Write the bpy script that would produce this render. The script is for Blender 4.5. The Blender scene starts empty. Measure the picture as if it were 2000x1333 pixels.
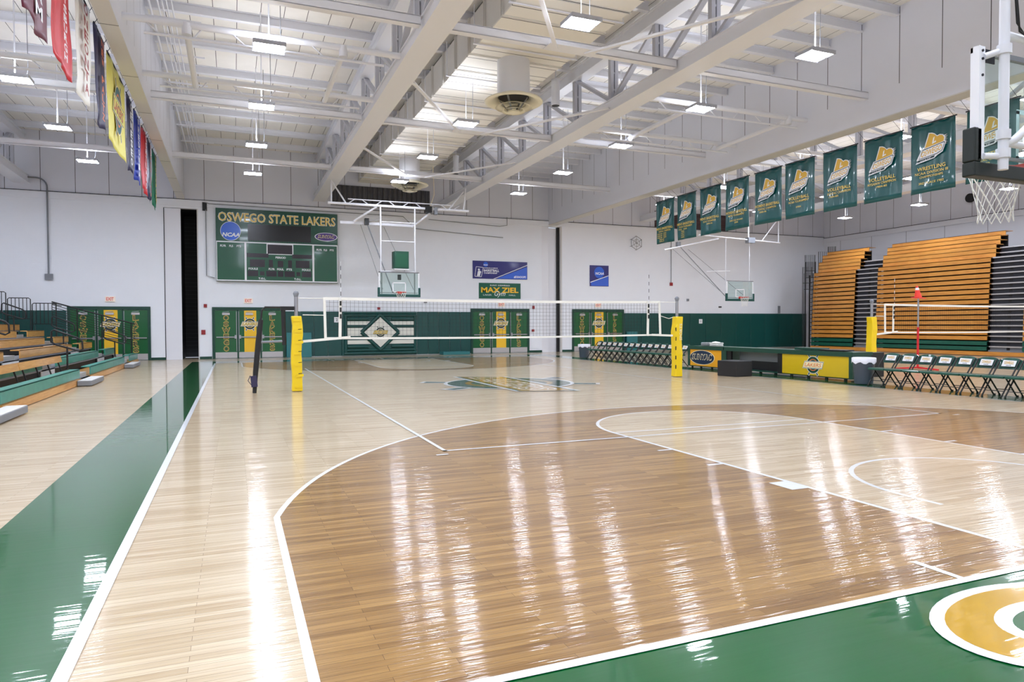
import bpy, math, random
from mathutils import Vector, Matrix
random.seed(7)
PI = math.pi
S = bpy.context.scene
COL = S.collection

# ------------------------------------------------------------------ camera
cd = bpy.data.cameras.new('camera')
cam = bpy.data.objects.new('camera', cd); COL.objects.link(cam)
cd.sensor_width = 36.0
cd.lens = 1335.1 / 2000 * 36
cd.clip_start = .05; cd.clip_end = 200
_yaw, _pit, _rol = math.radians(22.179), math.radians(-1.326), math.radians(-.221)
_f = Vector((math.sin(_yaw)*math.cos(_pit), math.cos(_yaw)*math.cos(_pit), math.sin(_pit)))
_r = Vector((math.cos(_yaw), -math.sin(_yaw), 0)); _u = _r.cross(_f)
_r2 = _r*math.cos(_rol) + _u*math.sin(_rol); _u2 = -_r*math.sin(_rol) + _u*math.cos(_rol)
_m = Matrix((( _r2.x, _u2.x, -_f.x, -6.904), (_r2.y, _u2.y, -_f.y, -2.822), (_r2.z, _u2.z, -_f.z, 1.571), (0, 0, 0, 1)))
cam.matrix_world = _m
S.camera = cam
# ------------------------------------------------------------------ world, exposure
w = bpy.data.worlds.new('world'); S.world = w; w.use_nodes = True
w.node_tree.nodes['Background'].inputs[0].default_value = (.8, .86, 1, 1)
w.node_tree.nodes['Background'].inputs[1].default_value = .3
S.view_settings.view_transform = 'Standard'; S.view_settings.look = 'None'
S.view_settings.gamma = 1; S.view_settings.use_curve_mapping = False
S.view_settings.exposure = 1.32
LAMP = 62.0          # emission of the high bay lenses
S.cycles.max_bounces = 8; S.cycles.diffuse_bounces = 5; S.cycles.glossy_bounces = 4
S.cycles.transparent_max_bounces = 12
S.cycles.sample_clamp_indirect = 8

# ------------------------------------------------------------------ materials
def lin(c):
    return tuple(((v/255)/12.92 if v/255 <= .04045 else ((v/255+.055)/1.055)**2.4) for v in c)
M = {}
def mat(name, rgb, rough=.5, metal=0, coat=0, var=.0, vscale=6, bump=0, bscale=60, spec=.5, alpha=1, trans=0, emit=None, aniso=None):
    m = bpy.data.materials.new(name); m.use_nodes = True
    nt = m.node_tree; b = nt.nodes['Principled BSDF']
    c = lin(rgb)
    b.inputs['Base Color'].default_value = (*c, 1)
    b.inputs['Roughness'].default_value = rough
    b.inputs['Metallic'].default_value = metal
    b.inputs['Coat Weight'].default_value = coat
    b.inputs['Coat Roughness'].default_value = .06
    b.inputs['Specular IOR Level'].default_value = spec
    b.inputs['Transmission Weight'].default_value = trans
    tc = nt.nodes.new('ShaderNodeTexCoord')
    if var or bump:
        n = nt.nodes.new('ShaderNodeTexNoise'); n.inputs['Scale'].default_value = vscale; n.inputs['Detail'].default_value = 4
        nt.links.new(tc.outputs['Object'], n.inputs['Vector'])
    if var:
        mx = nt.nodes.new('ShaderNodeMix'); mx.data_type = 'RGBA'
        mx.inputs[6].default_value = (*[v*(1-var) for v in c], 1); mx.inputs[7].default_value = (*[min(1, v*(1+var)) for v in c], 1)
        nt.links.new(n.outputs['Fac'], mx.inputs[0]); nt.links.new(mx.outputs[2], b.inputs['Base Color'])
    if bump:
        n2 = nt.nodes.new('ShaderNodeTexNoise'); n2.inputs['Scale'].default_value = bscale
        nt.links.new(tc.outputs['Object'], n2.inputs['Vector'])
        bp = nt.nodes.new('ShaderNodeBump'); bp.inputs['Strength'].default_value = bump; bp.inputs['Distance'].default_value = .02
        nt.links.new(n2.outputs['Fac'], bp.inputs['Height']); nt.links.new(bp.outputs[0], b.inputs['Normal'])
    if emit:
        b.inputs['Emission Color'].default_value = (*lin(emit[0]), 1); b.inputs['Emission Strength'].default_value = emit[1]
    M[name] = m
    return m

def wood(name, dark, light, rough, bw, bh, coat=0, streak=.5, rot=0, bumpy=.0, wavy=0, mort=.0012, coatr=.06):
    m = bpy.data.materials.new(name); m.use_nodes = True
    nt = m.node_tree; N = nt.nodes.new; L = nt.links.new; b = nt.nodes['Principled BSDF']
    tc = N('ShaderNodeTexCoord'); mp = N('ShaderNodeMapping'); mp.inputs['Rotation'].default_value = rot if isinstance(rot, tuple) else (0, 0, rot)
    L(tc.outputs['Object'], mp.inputs[0])
    br = N('ShaderNodeTexBrick'); br.offset = .37; br.offset_frequency = 2; br.squash = 1
    br.inputs['Scale'].default_value = 1; br.inputs['Brick Width'].default_value = bw; br.inputs['Row Height'].default_value = bh
    br.inputs['Mortar Size'].default_value = mort; br.inputs['Mortar Smooth'].default_value = .3; br.inputs['Bias'].default_value = 0
    br.inputs['Color1'].default_value = (0, 0, 0, 1); br.inputs['Color2'].default_value = (1, 1, 1, 1); br.inputs['Mortar'].default_value = (0, 0, 0, 1)
    L(mp.outputs[0], br.inputs['Vector'])
    mp2 = N('ShaderNodeMapping'); mp2.inputs['Scale'].default_value = (1.2, 22, 22); L(mp.outputs[0], mp2.inputs[0])
    ns = N('ShaderNodeTexNoise'); ns.inputs['Scale'].default_value = 1.6; ns.inputs['Detail'].default_value = 5; ns.inputs['Roughness'].default_value = .6
    L(mp2.outputs[0], ns.inputs['Vector'])
    ad = N('ShaderNodeMath'); ad.operation = 'MULTIPLY_ADD'; ad.inputs[1].default_value = 1-streak
    sep = N('ShaderNodeSeparateColor'); L(br.outputs['Color'], sep.inputs[0]); L(sep.outputs[0], ad.inputs[0])
    mr = N('ShaderNodeMapRange'); mr.inputs[1].default_value = .3; mr.inputs[2].default_value = .7; mr.inputs[3].default_value = 0; mr.inputs[4].default_value = streak
    L(ns.outputs['Fac'], mr.inputs[0]); L(mr.outputs[0], ad.inputs[2])
    cr = N('ShaderNodeMix'); cr.data_type = 'RGBA'; cr.inputs[6].default_value = (*lin(dark), 1); cr.inputs[7].default_value = (*lin(light), 1)
    L(ad.outputs[0], cr.inputs[0])
    mm = N('ShaderNodeMix'); mm.data_type = 'RGBA'; mm.inputs[7].default_value = (*[v*.45 for v in lin(dark)], 1)
    L(br.outputs['Fac'], mm.inputs[0]); L(cr.outputs[2], mm.inputs[6]); L(mm.outputs[2], b.inputs['Base Color'])
    b.inputs['Roughness'].default_value = rough; b.inputs['Coat Weight'].default_value = coat; b.inputs['Coat Roughness'].default_value = coatr
    if bumpy:
        bp = N('ShaderNodeBump'); bp.inputs['Strength'].default_value = bumpy; bp.inputs['Distance'].default_value = .002
        L(ad.outputs[0], bp.inputs['Height'])
        L(bp.outputs[0], b.inputs['Normal']); L(bp.outputs[0], b.inputs['Coat Normal'])
    M[name] = m
    return m

def floor_gloss(m, strength, rough, coatr, freq=42):
    """board-to-board waviness of a varnished floor: tiny tilts about X, so lamps smear along Y"""
    nt = m.node_tree; N = nt.nodes.new; L = nt.links.new; b = nt.nodes['Principled BSDF']
    tc = N('ShaderNodeTexCoord'); mp = N('ShaderNodeMapping'); mp.inputs['Scale'].default_value = (1.3, freq, 1)
    L(tc.outputs['Object'], mp.inputs[0])
    n = N('ShaderNodeTexNoise'); n.inputs['Scale'].default_value = 1; n.inputs['Detail'].default_value = 2
    L(mp.outputs[0], n.inputs['Vector'])
    b.inputs['Specular IOR Level'].default_value = .12; b.inputs['Coat IOR'].default_value = 1.36
    bp = N('ShaderNodeBump'); bp.inputs['Strength'].default_value = strength; bp.inputs['Distance'].default_value = .004
    L(n.outputs['Fac'], bp.inputs['Height']); L(bp.outputs[0], b.inputs['Normal']); L(bp.outputs[0], b.inputs['Coat Normal'])
    b.inputs['Roughness'].default_value = rough; b.inputs['Coat Roughness'].default_value = coatr

wood('maple', (182, 156, 120), (228, 212, 184), .3, .85, .057, coat=.8, streak=.5)
wood('stained maple', (114, 78, 36), (182, 142, 84), .3, .85, .057, coat=.8, streak=.45)
mat('floor green', (0, 90, 38), .3, coat=1, var=.12, vscale=1.5)
mat('floor white', (236, 240, 246), .3, coat=.8)
mat('floor gold', (200, 154, 24), .3, coat=1, var=.05)
mat('floor dark green', (10, 72, 56), .3, coat=.8)
for k, (s, r, c, q) in {'maple': (.75, .3, .07, 42), 'stained maple': (.75, .3, .07, 42), 'floor green': (.25, .3, .03, 17), 'floor white': (.6, .3, .07, 42), 'floor gold': (.25, .3, .04, 17), 'floor dark green': (.5, .3, .06, 30)}.items():
    floor_gloss(M[k], s, r, c, q)
wood('bleacher wood', (176, 110, 34), (222, 160, 76), .35, 2.4, .3, coat=.3, streak=.75, mort=0, rot=-PI/2)
wood('bleacher wood side', (186, 122, 50), (230, 178, 104), .35, 2.4, .3, coat=.3, streak=.75, mort=0, rot=-PI/2)
mat('bleacher green', (8, 84, 68), .35, coat=.3, var=.3, vscale=5)
mat('worn bleacher green', (52, 138, 124), .4, coat=.2, var=.28, vscale=6)
mat('wall block', (238, 242, 250), .55, var=.02, vscale=2)
mat('white panel', (232, 234, 242), .4)
mat('upper panel', (220, 223, 234), .55, var=.03, vscale=1)
mat('deck', (236, 234, 230), .8, var=.05, vscale=3, bump=.15, bscale=90)
mat('steel white', (226, 228, 236), .4)
mat('steel white shaded', (186, 188, 198), .45)  # truss web members: shading of the white steel put into the colour
mat('soffit cream', (206, 205, 204), .6)
mat('duct', (230, 227, 220), .5)
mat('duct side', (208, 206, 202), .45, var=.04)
mat('fan cream', (232, 227, 206), .4)
mat('dark', (16, 16, 18), .6)
mat('black', (14, 15, 18), .45)
mat('soft black', (30, 30, 34), .75, bump=.1)
mat('pad black', (10, 24, 20), .5)
mat('seam', (44, 46, 54), .8)
mat('louver', (92, 92, 96), .45, metal=.5, var=.35, vscale=4)
mat('maroon louver', (86, 62, 66), .6, var=.2)
mat('pad green', (0, 72, 68), .4, coat=.15, var=.05, vscale=1)
mat('pad green light', (28, 108, 104), .4, coat=.2)
mat('mat teal', (44, 118, 122), .5, coat=.1, var=.06)
mat('pad white', (232, 232, 222), .4, coat=.2)
mat('door green', (0, 90, 44), .3, coat=.2)
mat('frame green', (0, 62, 48), .4)
mat('yellow', (246, 196, 44), .4)
mat('pad yellow', (238, 206, 10), .35, coat=.3)
mat('gold', (222, 176, 60), .4)
mat('letter gold', (236, 204, 96), .4)
mat('cream', (248, 232, 190), .5)
mat('white', (240, 242, 248), .45)
mat('net white', (238, 238, 232), .7)
mat('net dark', (40, 40, 44), .8)
mat('navy green', (14, 48, 52), .5)
mat('metal', (170, 172, 178), .3, metal=.85)
mat('kick metal', (190, 188, 190), .35, metal=.5)
mat('grey', (128, 132, 140), .5)
mat('bin grey', (100, 106, 124), .55, var=.05)
mat('table grey', (138, 142, 146), .3)
mat('scoreboard green', (0, 74, 54), .3, coat=.3)
mat('scoreboard panel', (0, 84, 56), .3, coat=.3, var=.08, vscale=1.4)
mat('display', (34, 22, 34), .25)
mat('display black', (12, 13, 15), .25)
mat('ncaa blue', (30, 96, 214), .3, coat=.3)
mat('banner blue', (36, 34, 118), .35, coat=.3, var=.06, bump=.25, bscale=4)
mat('banner light blue', (44, 98, 214), .35, coat=.3)
mat('purple', (74, 50, 132), .4)
mat('banner green', (0, 82, 84), .3, coat=.35, var=.1, vscale=2)
mat('sign green', (0, 92, 68), .4)
mat('maroon', (104, 34, 58), .4, var=.1, vscale=3)
mat('red', (204, 30, 44), .4, var=.08, vscale=3)
mat('bright red', (236, 60, 44), .4)
mat('rim red', (200, 50, 40), .4)
mat('cloth white', (244, 244, 240), .6, var=.04)
mat('navy', (46, 42, 78), .45, var=.08)
mat('orange', (226, 118, 50), .5)
mat('cloth yellow', (242, 234, 120), .5, var=.05)
mat('cloth blue', (30, 58, 176), .4, var=.1)
mat('cloth green', (0, 110, 80), .4, var=.1)
mat('dark red', (150, 34, 40), .5)
mat('teal logo', (34, 100, 110), .5)
mat('table amber', (240, 166, 20), .3, coat=.3)
mat('table yellow', (214, 180, 28), .3, coat=.3)
mat('table green', (20, 66, 52), .4)
mat('logo navy', (16, 40, 70), .4)
mat('chair green', (0, 76, 62), .35, coat=.3)
mat('exit face', (244, 232, 220), .4, emit=((255, 220, 200), .05))
mat('exit red', (220, 50, 40), .5)
mat('lens', (255, 255, 255), .3, emit=((232, 240, 255), LAMP))
mat('uplight lens', (255, 255, 255), .3, emit=((238, 243, 255), LAMP*.3))
mat('lamp housing', (170, 172, 182), .4)
mat('bag white', (226, 226, 236), .4)

def glass(name, rgb, alpha):
    m = bpy.data.materials.new(name); m.use_nodes = True; nt = m.node_tree
    for n in list(nt.nodes): nt.nodes.remove(n)
    o = nt.nodes.new('ShaderNodeOutputMaterial'); t = nt.nodes.new('ShaderNodeBsdfTransparent'); g = nt.nodes.new('ShaderNodeBsdfGlossy'); x = nt.nodes.new('ShaderNodeMixShader')
    t.inputs[0].default_value = (*lin(rgb), 1); g.inputs['Roughness'].default_value = .02; x.inputs[0].default_value = alpha
    nt.links.new(t.outputs[0], x.inputs[1]); nt.links.new(g.outputs[0], x.inputs[2]); nt.links.new(x.outputs[0], o.inputs[0])
    M[name] = m
glass('board glass', (243, 252, 250), .06)

def block_wall():
    """painted block: faint courses"""
    m = M['wall block']; nt = m.node_tree; N = nt.nodes.new; L = nt.links.new; b = nt.nodes['Principled BSDF']
    tc = N('ShaderNodeTexCoord'); mp = N('ShaderNodeMapping'); mp.inputs['Rotation'].default_value = (PI/2, 0, 0); L(tc.outputs['Object'], mp.inputs[0])
    br = N('ShaderNodeTexBrick'); br.inputs['Scale'].default_value = 1; br.inputs['Brick Width'].default_value = .4; br.inputs['Row Height'].default_value = .2
    br.inputs['Mortar Size'].default_value = .006; L(mp.outputs[0], br.inputs['Vector'])
    iv = N('ShaderNodeMath'); iv.operation = 'SUBTRACT'; iv.inputs[0].default_value = 1; L(br.outputs['Fac'], iv.inputs[1])
    bp = N('ShaderNodeBump'); bp.inputs['Strength'].default_value = .25; bp.inputs['Distance'].default_value = .01
    L(iv.outputs[0], bp.inputs['Height']); L(bp.outputs[0], b.inputs['Normal'])
block_wall()
def seams(name, base, axis, period, width=.02, off=0, axis2=None, period2=1, zmin=None):
    """material with dark joints every <period> metres"""
    m = M[base].copy(); m.name = name; M[name] = m; nt = m.node_tree; N = nt.nodes.new; L = nt.links.new; b = nt.nodes['Principled BSDF']
    g = N('ShaderNodeTexCoord'); sp = N('ShaderNodeSeparateXYZ'); L(g.outputs['Object'], sp.inputs[0])
    def line(ax, per, of):
        a = N('ShaderNodeMath'); a.operation = 'ADD'; a.inputs[1].default_value = 1000*per+of; L(sp.outputs[ax], a.inputs[0])
        md = N('ShaderNodeMath'); md.operation = 'MODULO'; md.inputs[1].default_value = per; L(a.outputs[0], md.inputs[0])
        lt = N('ShaderNodeMath'); lt.operation = 'LESS_THAN'; lt.inputs[1].default_value = width; L(md.outputs[0], lt.inputs[0])
        return lt.outputs[0]
    f = line(axis, period, off)
    if axis2 is not None:
        mxx = N('ShaderNodeMath'); mxx.operation = 'MAXIMUM'; L(f, mxx.inputs[0]); L(line(axis2, period2, 0), mxx.inputs[1]); f = mxx.outputs[0]
    if zmin is not None:
        gt = N('ShaderNodeMath'); gt.operation = 'GREATER_THAN'; gt.inputs[1].default_value = zmin; L(sp.outputs[2], gt.inputs[0])
        mu = N('ShaderNodeMath'); mu.operation = 'MULTIPLY'; L(f, mu.inputs[0]); L(gt.outputs[0], mu.inputs[1]); f = mu.outputs[0]
    mx = N('ShaderNodeMix'); mx.data_type = 'RGBA'; mx.inputs[7].default_value = (.05, .05, .06, 1)
    src = b.inputs['Base Color']
    if src.is_linked: L(src.links[0].from_socket, mx.inputs[6])
    else: mx.inputs[6].default_value = src.default_value
    L(f, mx.inputs[0]); L(mx.outputs[2], b.inputs['Base Color'])
    return m
seams('upper panel far', 'upper panel', 0, 1.32, .022, off=.2)
seams('upper panel side', 'upper panel', 1, 1.22, .022, off=.36, zmin=8.15)
seams('upper panel right', 'upper panel', 1, 1.22, .022, off=.36)
seams('block side', 'white panel', 1, 2.44, .02)
seams('deck jointed', 'deck', 0, .61, .016)
seams('pad seamed', 'pad green', 0, 1.22, .012)
seams('duct bottom', 'duct', 1, .66, .03)
seams('louver ribs', 'louver', 0, .13, .05)
seams('maroon ribs', 'maroon louver', 2, .1, .03)
seams('dark block', 'dark', 2, .2, .01)

# ------------------------------------------------------------------ mesh builder
class MB:
    def __init__(s): s.v = []; s.f = []; s.m = []; s.mats = []; s.smooth = []
    def mi(s, name):
        if name not in s.mats: s.mats.append(name)
        return s.mats.index(name)
    def add(s, vs, fs, m, smooth=False):
        k = len(s.v); s.v += [tuple(v) for v in vs]; i = s.mi(m)
        for f in fs: s.f.append([a+k for a in f]); s.m.append(i); s.smooth.append(smooth)
        return s
    def box(s, x0, x1, y0, y1, z0, z1, m):
        x0, x1 = sorted((x0, x1)); y0, y1 = sorted((y0, y1)); z0, z1 = sorted((z0, z1))
        vs = [(x, y, z) for z in (z0, z1) for x, y in ((x0, y0), (x1, y0), (x1, y1), (x0, y1))]
        return s.add(vs, [(3, 2, 1, 0), (4, 5, 6, 7), (0, 1, 5, 4), (1, 2, 6, 5), (2, 3, 7, 6), (3, 0, 4, 7)], m)
    def obox(s, o, X, Y, Z, dx, dy, dz, m):
        """oriented box centred at o, half extents"""
        o = Vector(o); X = Vector(X).normalized()*dx; Y = Vector(Y).normalized()*dy; Z = Vector(Z).normalized()*dz
        vs = [o+X*a+Y*b+Z*c for c in (-1, 1) for a, b in ((-1, -1), (1, -1), (1, 1), (-1, 1))]
        return s.add(vs, [(3, 2, 1, 0), (4, 5, 6, 7), (0, 1, 5, 4), (1, 2, 6, 5), (2, 3, 7, 6), (3, 0, 4, 7)], m)
    def bar(s, a, b, wd, ht, m, up=(0, 0, 1)):
        a = Vector(a); b = Vector(b); d = b-a; l = d.length; d.normalize(); up = Vector(up)
        if abs(d.dot(up)) > .98: up = Vector((0, 1, 0))
        sx = d.cross(up).normalized(); uz = sx.cross(d)
        return s.obox((a+b)/2, d, sx, uz, l/2, wd/2, ht/2, m)
    def tube(s, pts, r, m, n=10, caps=True, closed=False):
        pts = [Vector(p) for p in pts]; rings = []
        k = len(pts)
        prev = None
        for i, p in enumerate(pts):
            if closed: d = pts[(i+1) % k]-pts[i-1]
            else: d = pts[min(i+1, k-1)]-pts[max(i-1, 0)]
            d.normalize()
            if prev is None:
                up = Vector((0, 0, 1)) if abs(d.z) < .9 else Vector((1, 0, 0)); sx = d.cross(up).normalized()
            else: sx = (prev-d*prev.dot(d)).normalized()
            prev = sx; uy = d.cross(sx)
            rr = r[i] if isinstance(r, (list, tuple)) else r
            rings.append([p+sx*math.cos(2*PI*j/n)*rr+uy*math.sin(2*PI*j/n)*rr for j in range(n)])
        vs = [v for g in rings for v in g]; fs = []
        for i in range(k if closed else k-1):
            for j in range(n):
                a = i*n+j; b = i*n+(j+1) % n; c = ((i+1) % k)*n+(j+1) % n; d2 = ((i+1) % k)*n+j
                fs.append((a, b, c, d2))
        s.add(vs, fs, m, True)
        if caps and not closed: s.add(vs[:n], [tuple(range(n))[::-1]], m); s.add(vs[-n:], [tuple(range(n))], m)
        return s
    def cyl(s, c, r, z0, z1, m, n=24, r2=None):
        return s.tube([(c[0], c[1], z0), (c[0], c[1], z1)], [r, r if r2 is None else r2], m, n)
    def lathe(s, c, prof, m, n=32):
        vs = []; fs = []
        for r, z in prof:
            vs += [(c[0]+r*math.cos(2*PI*j/n), c[1]+r*math.sin(2*PI*j/n), z) for j in range(n)]
        for i in range(len(prof)-1):
            for j in range(n): fs.append((i*n+j, i*n+(j+1) % n, (i+1)*n+(j+1) % n, (i+1)*n+j))
        return s.add(vs, fs, m, True)
    def poly(s, fr, pts, m, h=0):
        """flat polygon in frame fr=(origin,xdir,ydir); h lifts along the normal"""
        o, X, Y = fr; nz = X.cross(Y)
        return s.add([o+X*p[0]+Y*p[1]+nz*h for p in pts], [tuple(range(len(pts)))], m)
    def ring(s, fr, c, r0, r1, m, h=0, a0=0, a1=2*PI, n=40, sy=1):
        o, X, Y = fr; nz = X.cross(Y); vs = []; fs = []
        for i in range(n+1):
            a = a0+(a1-a0)*i/n
            for r in (r0, r1): vs.append(o+X*(c[0]+r*math.cos(a))+Y*(c[1]+r*math.sin(a)*sy)+nz*h)
        for i in range(n): fs.append((2*i, 2*i+1, 2*i+3, 2*i+2))
        return s.add(vs, fs, m)
    def build(s, name, parent=None, local=False):
        """one mesh object. world coords; parented: relative to the parent's location; top level: origin at its base centre"""
        me = bpy.data.meshes.new(name)
        if parent is not None and not local: off = absloc(parent)
        elif parent is None and not local:
            xs = [v[0] for v in s.v]; ys = [v[1] for v in s.v]; zs = [v[2] for v in s.v]
            off = Vector(((min(xs)+max(xs))/2, (min(ys)+max(ys))/2, min(zs)))
        else: off = Vector((0, 0, 0))
        me.from_pydata([(v[0]-off.x, v[1]-off.y, v[2]-off.z) for v in s.v], [], s.f)
        for k in s.mats: me.materials.append(M[k])
        me.polygons.foreach_set('material_index', s.m); me.polygons.foreach_set('use_smooth', s.smooth); me.update()
        o = bpy.data.objects.new(name, me); COL.objects.link(o)
        if parent is not None: o.parent = parent
        elif not local: o.location = off
        return o
def absloc(o):
    v = Vector(o.location)
    while o.parent is not None: o = o.parent; v += Vector(o.location)
    return v
def tag(o, label, cat, group=None):
    o['label'] = label; o['category'] = cat
    if group: o['group'] = group
    return o
def thing(name, label, cat, loc=(0, 0, 0), group=None, rotz=0):
    o = bpy.data.objects.new(name, None); COL.objects.link(o); o.location = loc; o.rotation_euler = (0, 0, rotz)
    o.empty_display_size = .2
    return tag(o, label, cat, group)
def struct(mb, name):
    """setting: keeps world coordinates so that joint patterns line up"""
    o = mb.build(name, None, local=True); o['kind'] = 'structure'; return o
def dup(root, loc, label=None, rotz=None):
    def cp(o, par):
        c = o.copy(); COL.objects.link(c); c.parent = par
        for ch in [x for x in KIDS.get(o.name, [])]: cp(ch, c)
        return c
    global KIDS
    KIDS = {}
    for o in COL.objects:
        if o.parent: KIDS.setdefault(o.parent.name, []).append(o)
    r = cp(root, None); r.location = loc
    if label: r['label'] = label
    if rotz is not None: r.rotation_euler = (0, 0, rotz)
    return r
_tcache = {}
def text_mesh(txt, bold=0., shear=0.):
    k = (txt, bold, shear)
    if k in _tcache: return _tcache[k]
    cu = bpy.data.curves.new('t', 'FONT'); cu.body = txt; cu.size = 1; cu.align_x = 'CENTER'; cu.offset = bold; cu.shear = shear
    cu.fill_mode = 'FRONT'; cu.dimensions = '2D'; cu.resolution_u = 2
    o = bpy.data.objects.new('t', cu); COL.objects.link(o)
    dg = bpy.context.evaluated_depsgraph_get(); dg.update()
    me = bpy.data.meshes.new_from_object(o.evaluated_get(dg))
    vs = [(v.co.x, v.co.y) for v in me.vertices]; fs = [tuple(p.vertices) for p in me.polygons]
    bpy.data.objects.remove(o); bpy.data.curves.remove(cu); bpy.data.meshes.remove(me)
    _tcache[k] = (vs, fs); return _tcache[k]
def text(mb, fr, txt, c, height, m, h=.004, width=None, bold=0., shear=0., fit=False):
    """lettering in the frame: c = centre of the cap band, height = cap height, width = fitted total width"""
    vs, fs = text_mesh(txt, bold, shear)
    if not vs: return
    xs = [v[0] for v in vs]; ys = [v[1] for v in vs]
    W = max(xs)-min(xs); H = max(ys)-min(ys); cx = (max(xs)+min(xs))/2; cy = (max(ys)+min(ys))/2
    sy = height/H; sx = (width/W) if width else sy
    o, X, Y = fr; nz = X.cross(Y)
    mb.add([o+X*(c[0]+(v[0]-cx)*sx)+Y*(c[1]+(v[1]-cy)*sy)+nz*h for v in vs], fs, m)
def frame(o, X, Y): return (Vector(o), Vector(X).normalized(), Vector(Y).normalized())

# ------------------------------------------------------------------ emblems
def wheel(mb, fr, c, W, cols, h=.003, txt=True, d=.0015):
    """ship's wheel with a slanted name strip across. cols: outline, wheel, strip, letters, rim"""
    o, X, Y = fr; f2 = (o+X*c[0]+Y*c[1], X, Y); ol, wh, st, le, edge = cols
    def blob(sx, sy, a, b, w1, w2, m, hh):
        ax, ay = math.cos(a), math.sin(a); px, py = -ay, ax
        mb.poly(f2, [(ax*sx+px*w1, ay*sx+py*w1), (ax*sx-px*w1, ay*sx-py*w1), (ax*sy-px*w2, ay*sy-py*w2), (ax*sy+px*w2, ay*sy+py*w2)], m, hh)
    for a in (math.radians(60), math.radians(120), math.radians(240), math.radians(300)):
        blob(.25*W, .47*W, a, 0, .034*W, .046*W, ol, h)
        blob(.25*W, .45*W, a, 0, .016*W, .028*W, wh, h+d)
    for a in (math.radians(90), math.radians(270)):
        blob(.25*W, .33*W, a, 0, .03*W, .03*W, wh, h+d)
    mb.ring(f2, (0, 0), .0, .34*W, ol, h+d*1.5)
    mb.ring(f2, (0, 0), .0, .32*W, wh, h+d*2.2)
    mb.ring(f2, (0, 0), .2*W, .23*W, le, h+d*2.8, n=24)
    def strip(g, m, hh, k=0):
        mb.poly(f2, [(-.50*W-g, -.115*W-g), (.44*W, -.115*W-g), (.50*W+g, .115*W+g), (-.40*W-g*.5, .115*W+g)], m, hh)
    strip(.028*W, ol, h+d*3.4); strip(.012*W, wh, h+d*4.1); strip(-.004*W, st, h+d*4.8)
    if txt:
        text(mb, f2, 'LAKERS', (0.0, 0), .17*W, edge, h+d*5.4, width=.86*W, bold=.05, shear=.25)
        text(mb, f2, 'LAKERS', (0.0, 0), .145*W, le, h+d*6.1, width=.83*W, bold=.01, shear=.25)
def flag_logo(mb, fr, c, W, h=.003, d=.0015):
    o, X, Y = fr; f2 = (o+X*c[0]+Y*c[1], X, Y)
    P = lambda pts, m, hh: mb.poly(f2, [(x*W, y*W) for x, y in pts], m, hh)
    def flag(g):
        return [(-.20-g, .02), (-.06-g, .42+g), (.02, .40+g), (.10, .36+g), (.18, .28+g), (.26, .30+g), (.34+g, .28+g*.5), (.40+g, .20), (.38+g, .10), (.34, -.0)]
    for k in range(7):
        y = .26-k*.035
        P([(.36, y), (.50+.02*(k % 2), y+.02-.012*k), (.38, y-.035)], 'white', h)
    P(flag(.028), 'white', h+d*.5); P(flag(0), 'gold', h+d)
    P([(.06, .26), (.105, .30), (.075, .14), (.14, .17), (.155, .13), (.02, .09)], 'white', h+d*1.6)
    P([(-.50, -.42), (-.44, -.33), (-.47, -.30), (-.30, .0), (.42, .10), (.46, .06), (.36, -.20), (.20, -.27), (.10, -.34), (-.44, -.41)], 'white', h+d*2)
    P([(-.40, -.29), (-.27, -.02), (.40, .08), (.43, .05), (.34, -.17), (.18, -.235)], 'navy green', h+d*2.6)
    P([(-.38, -.27), (-.26, -.045), (.385, .055), (.41, .04), (.325, -.155), (.17, -.215)], 'white', h+d*3.2)
    sx = f2[1]*.985+f2[2]*.16; f3 = (f2[0], sx.normalized(), f2[2])
    text(mb, f3, 'OSWEGO', (.01*W, -.11*W), .17*W, 'gold', h+d*4, width=.66*W, bold=.02, shear=.35)
    P([(-.45, -.375), (-.43, -.315), (.12, -.255), (.09, -.315)], 'navy green', h+d*3.2)
    text(mb, f3, 'STATE', (-.18*W, -.30*W), .035*W, 'white', h+d*4, width=.36*W, bold=.0, shear=.3)

# ================================================================== SETTING
XL, XR = -21.6, 31.2; YN, YF = -9.0, 33.13; ZC = 10.25
DLX, DLI = -9.28, -8.97     # divider wall, left
DRI, DRX = 10.05, 10.55     # divider wall, right
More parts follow.
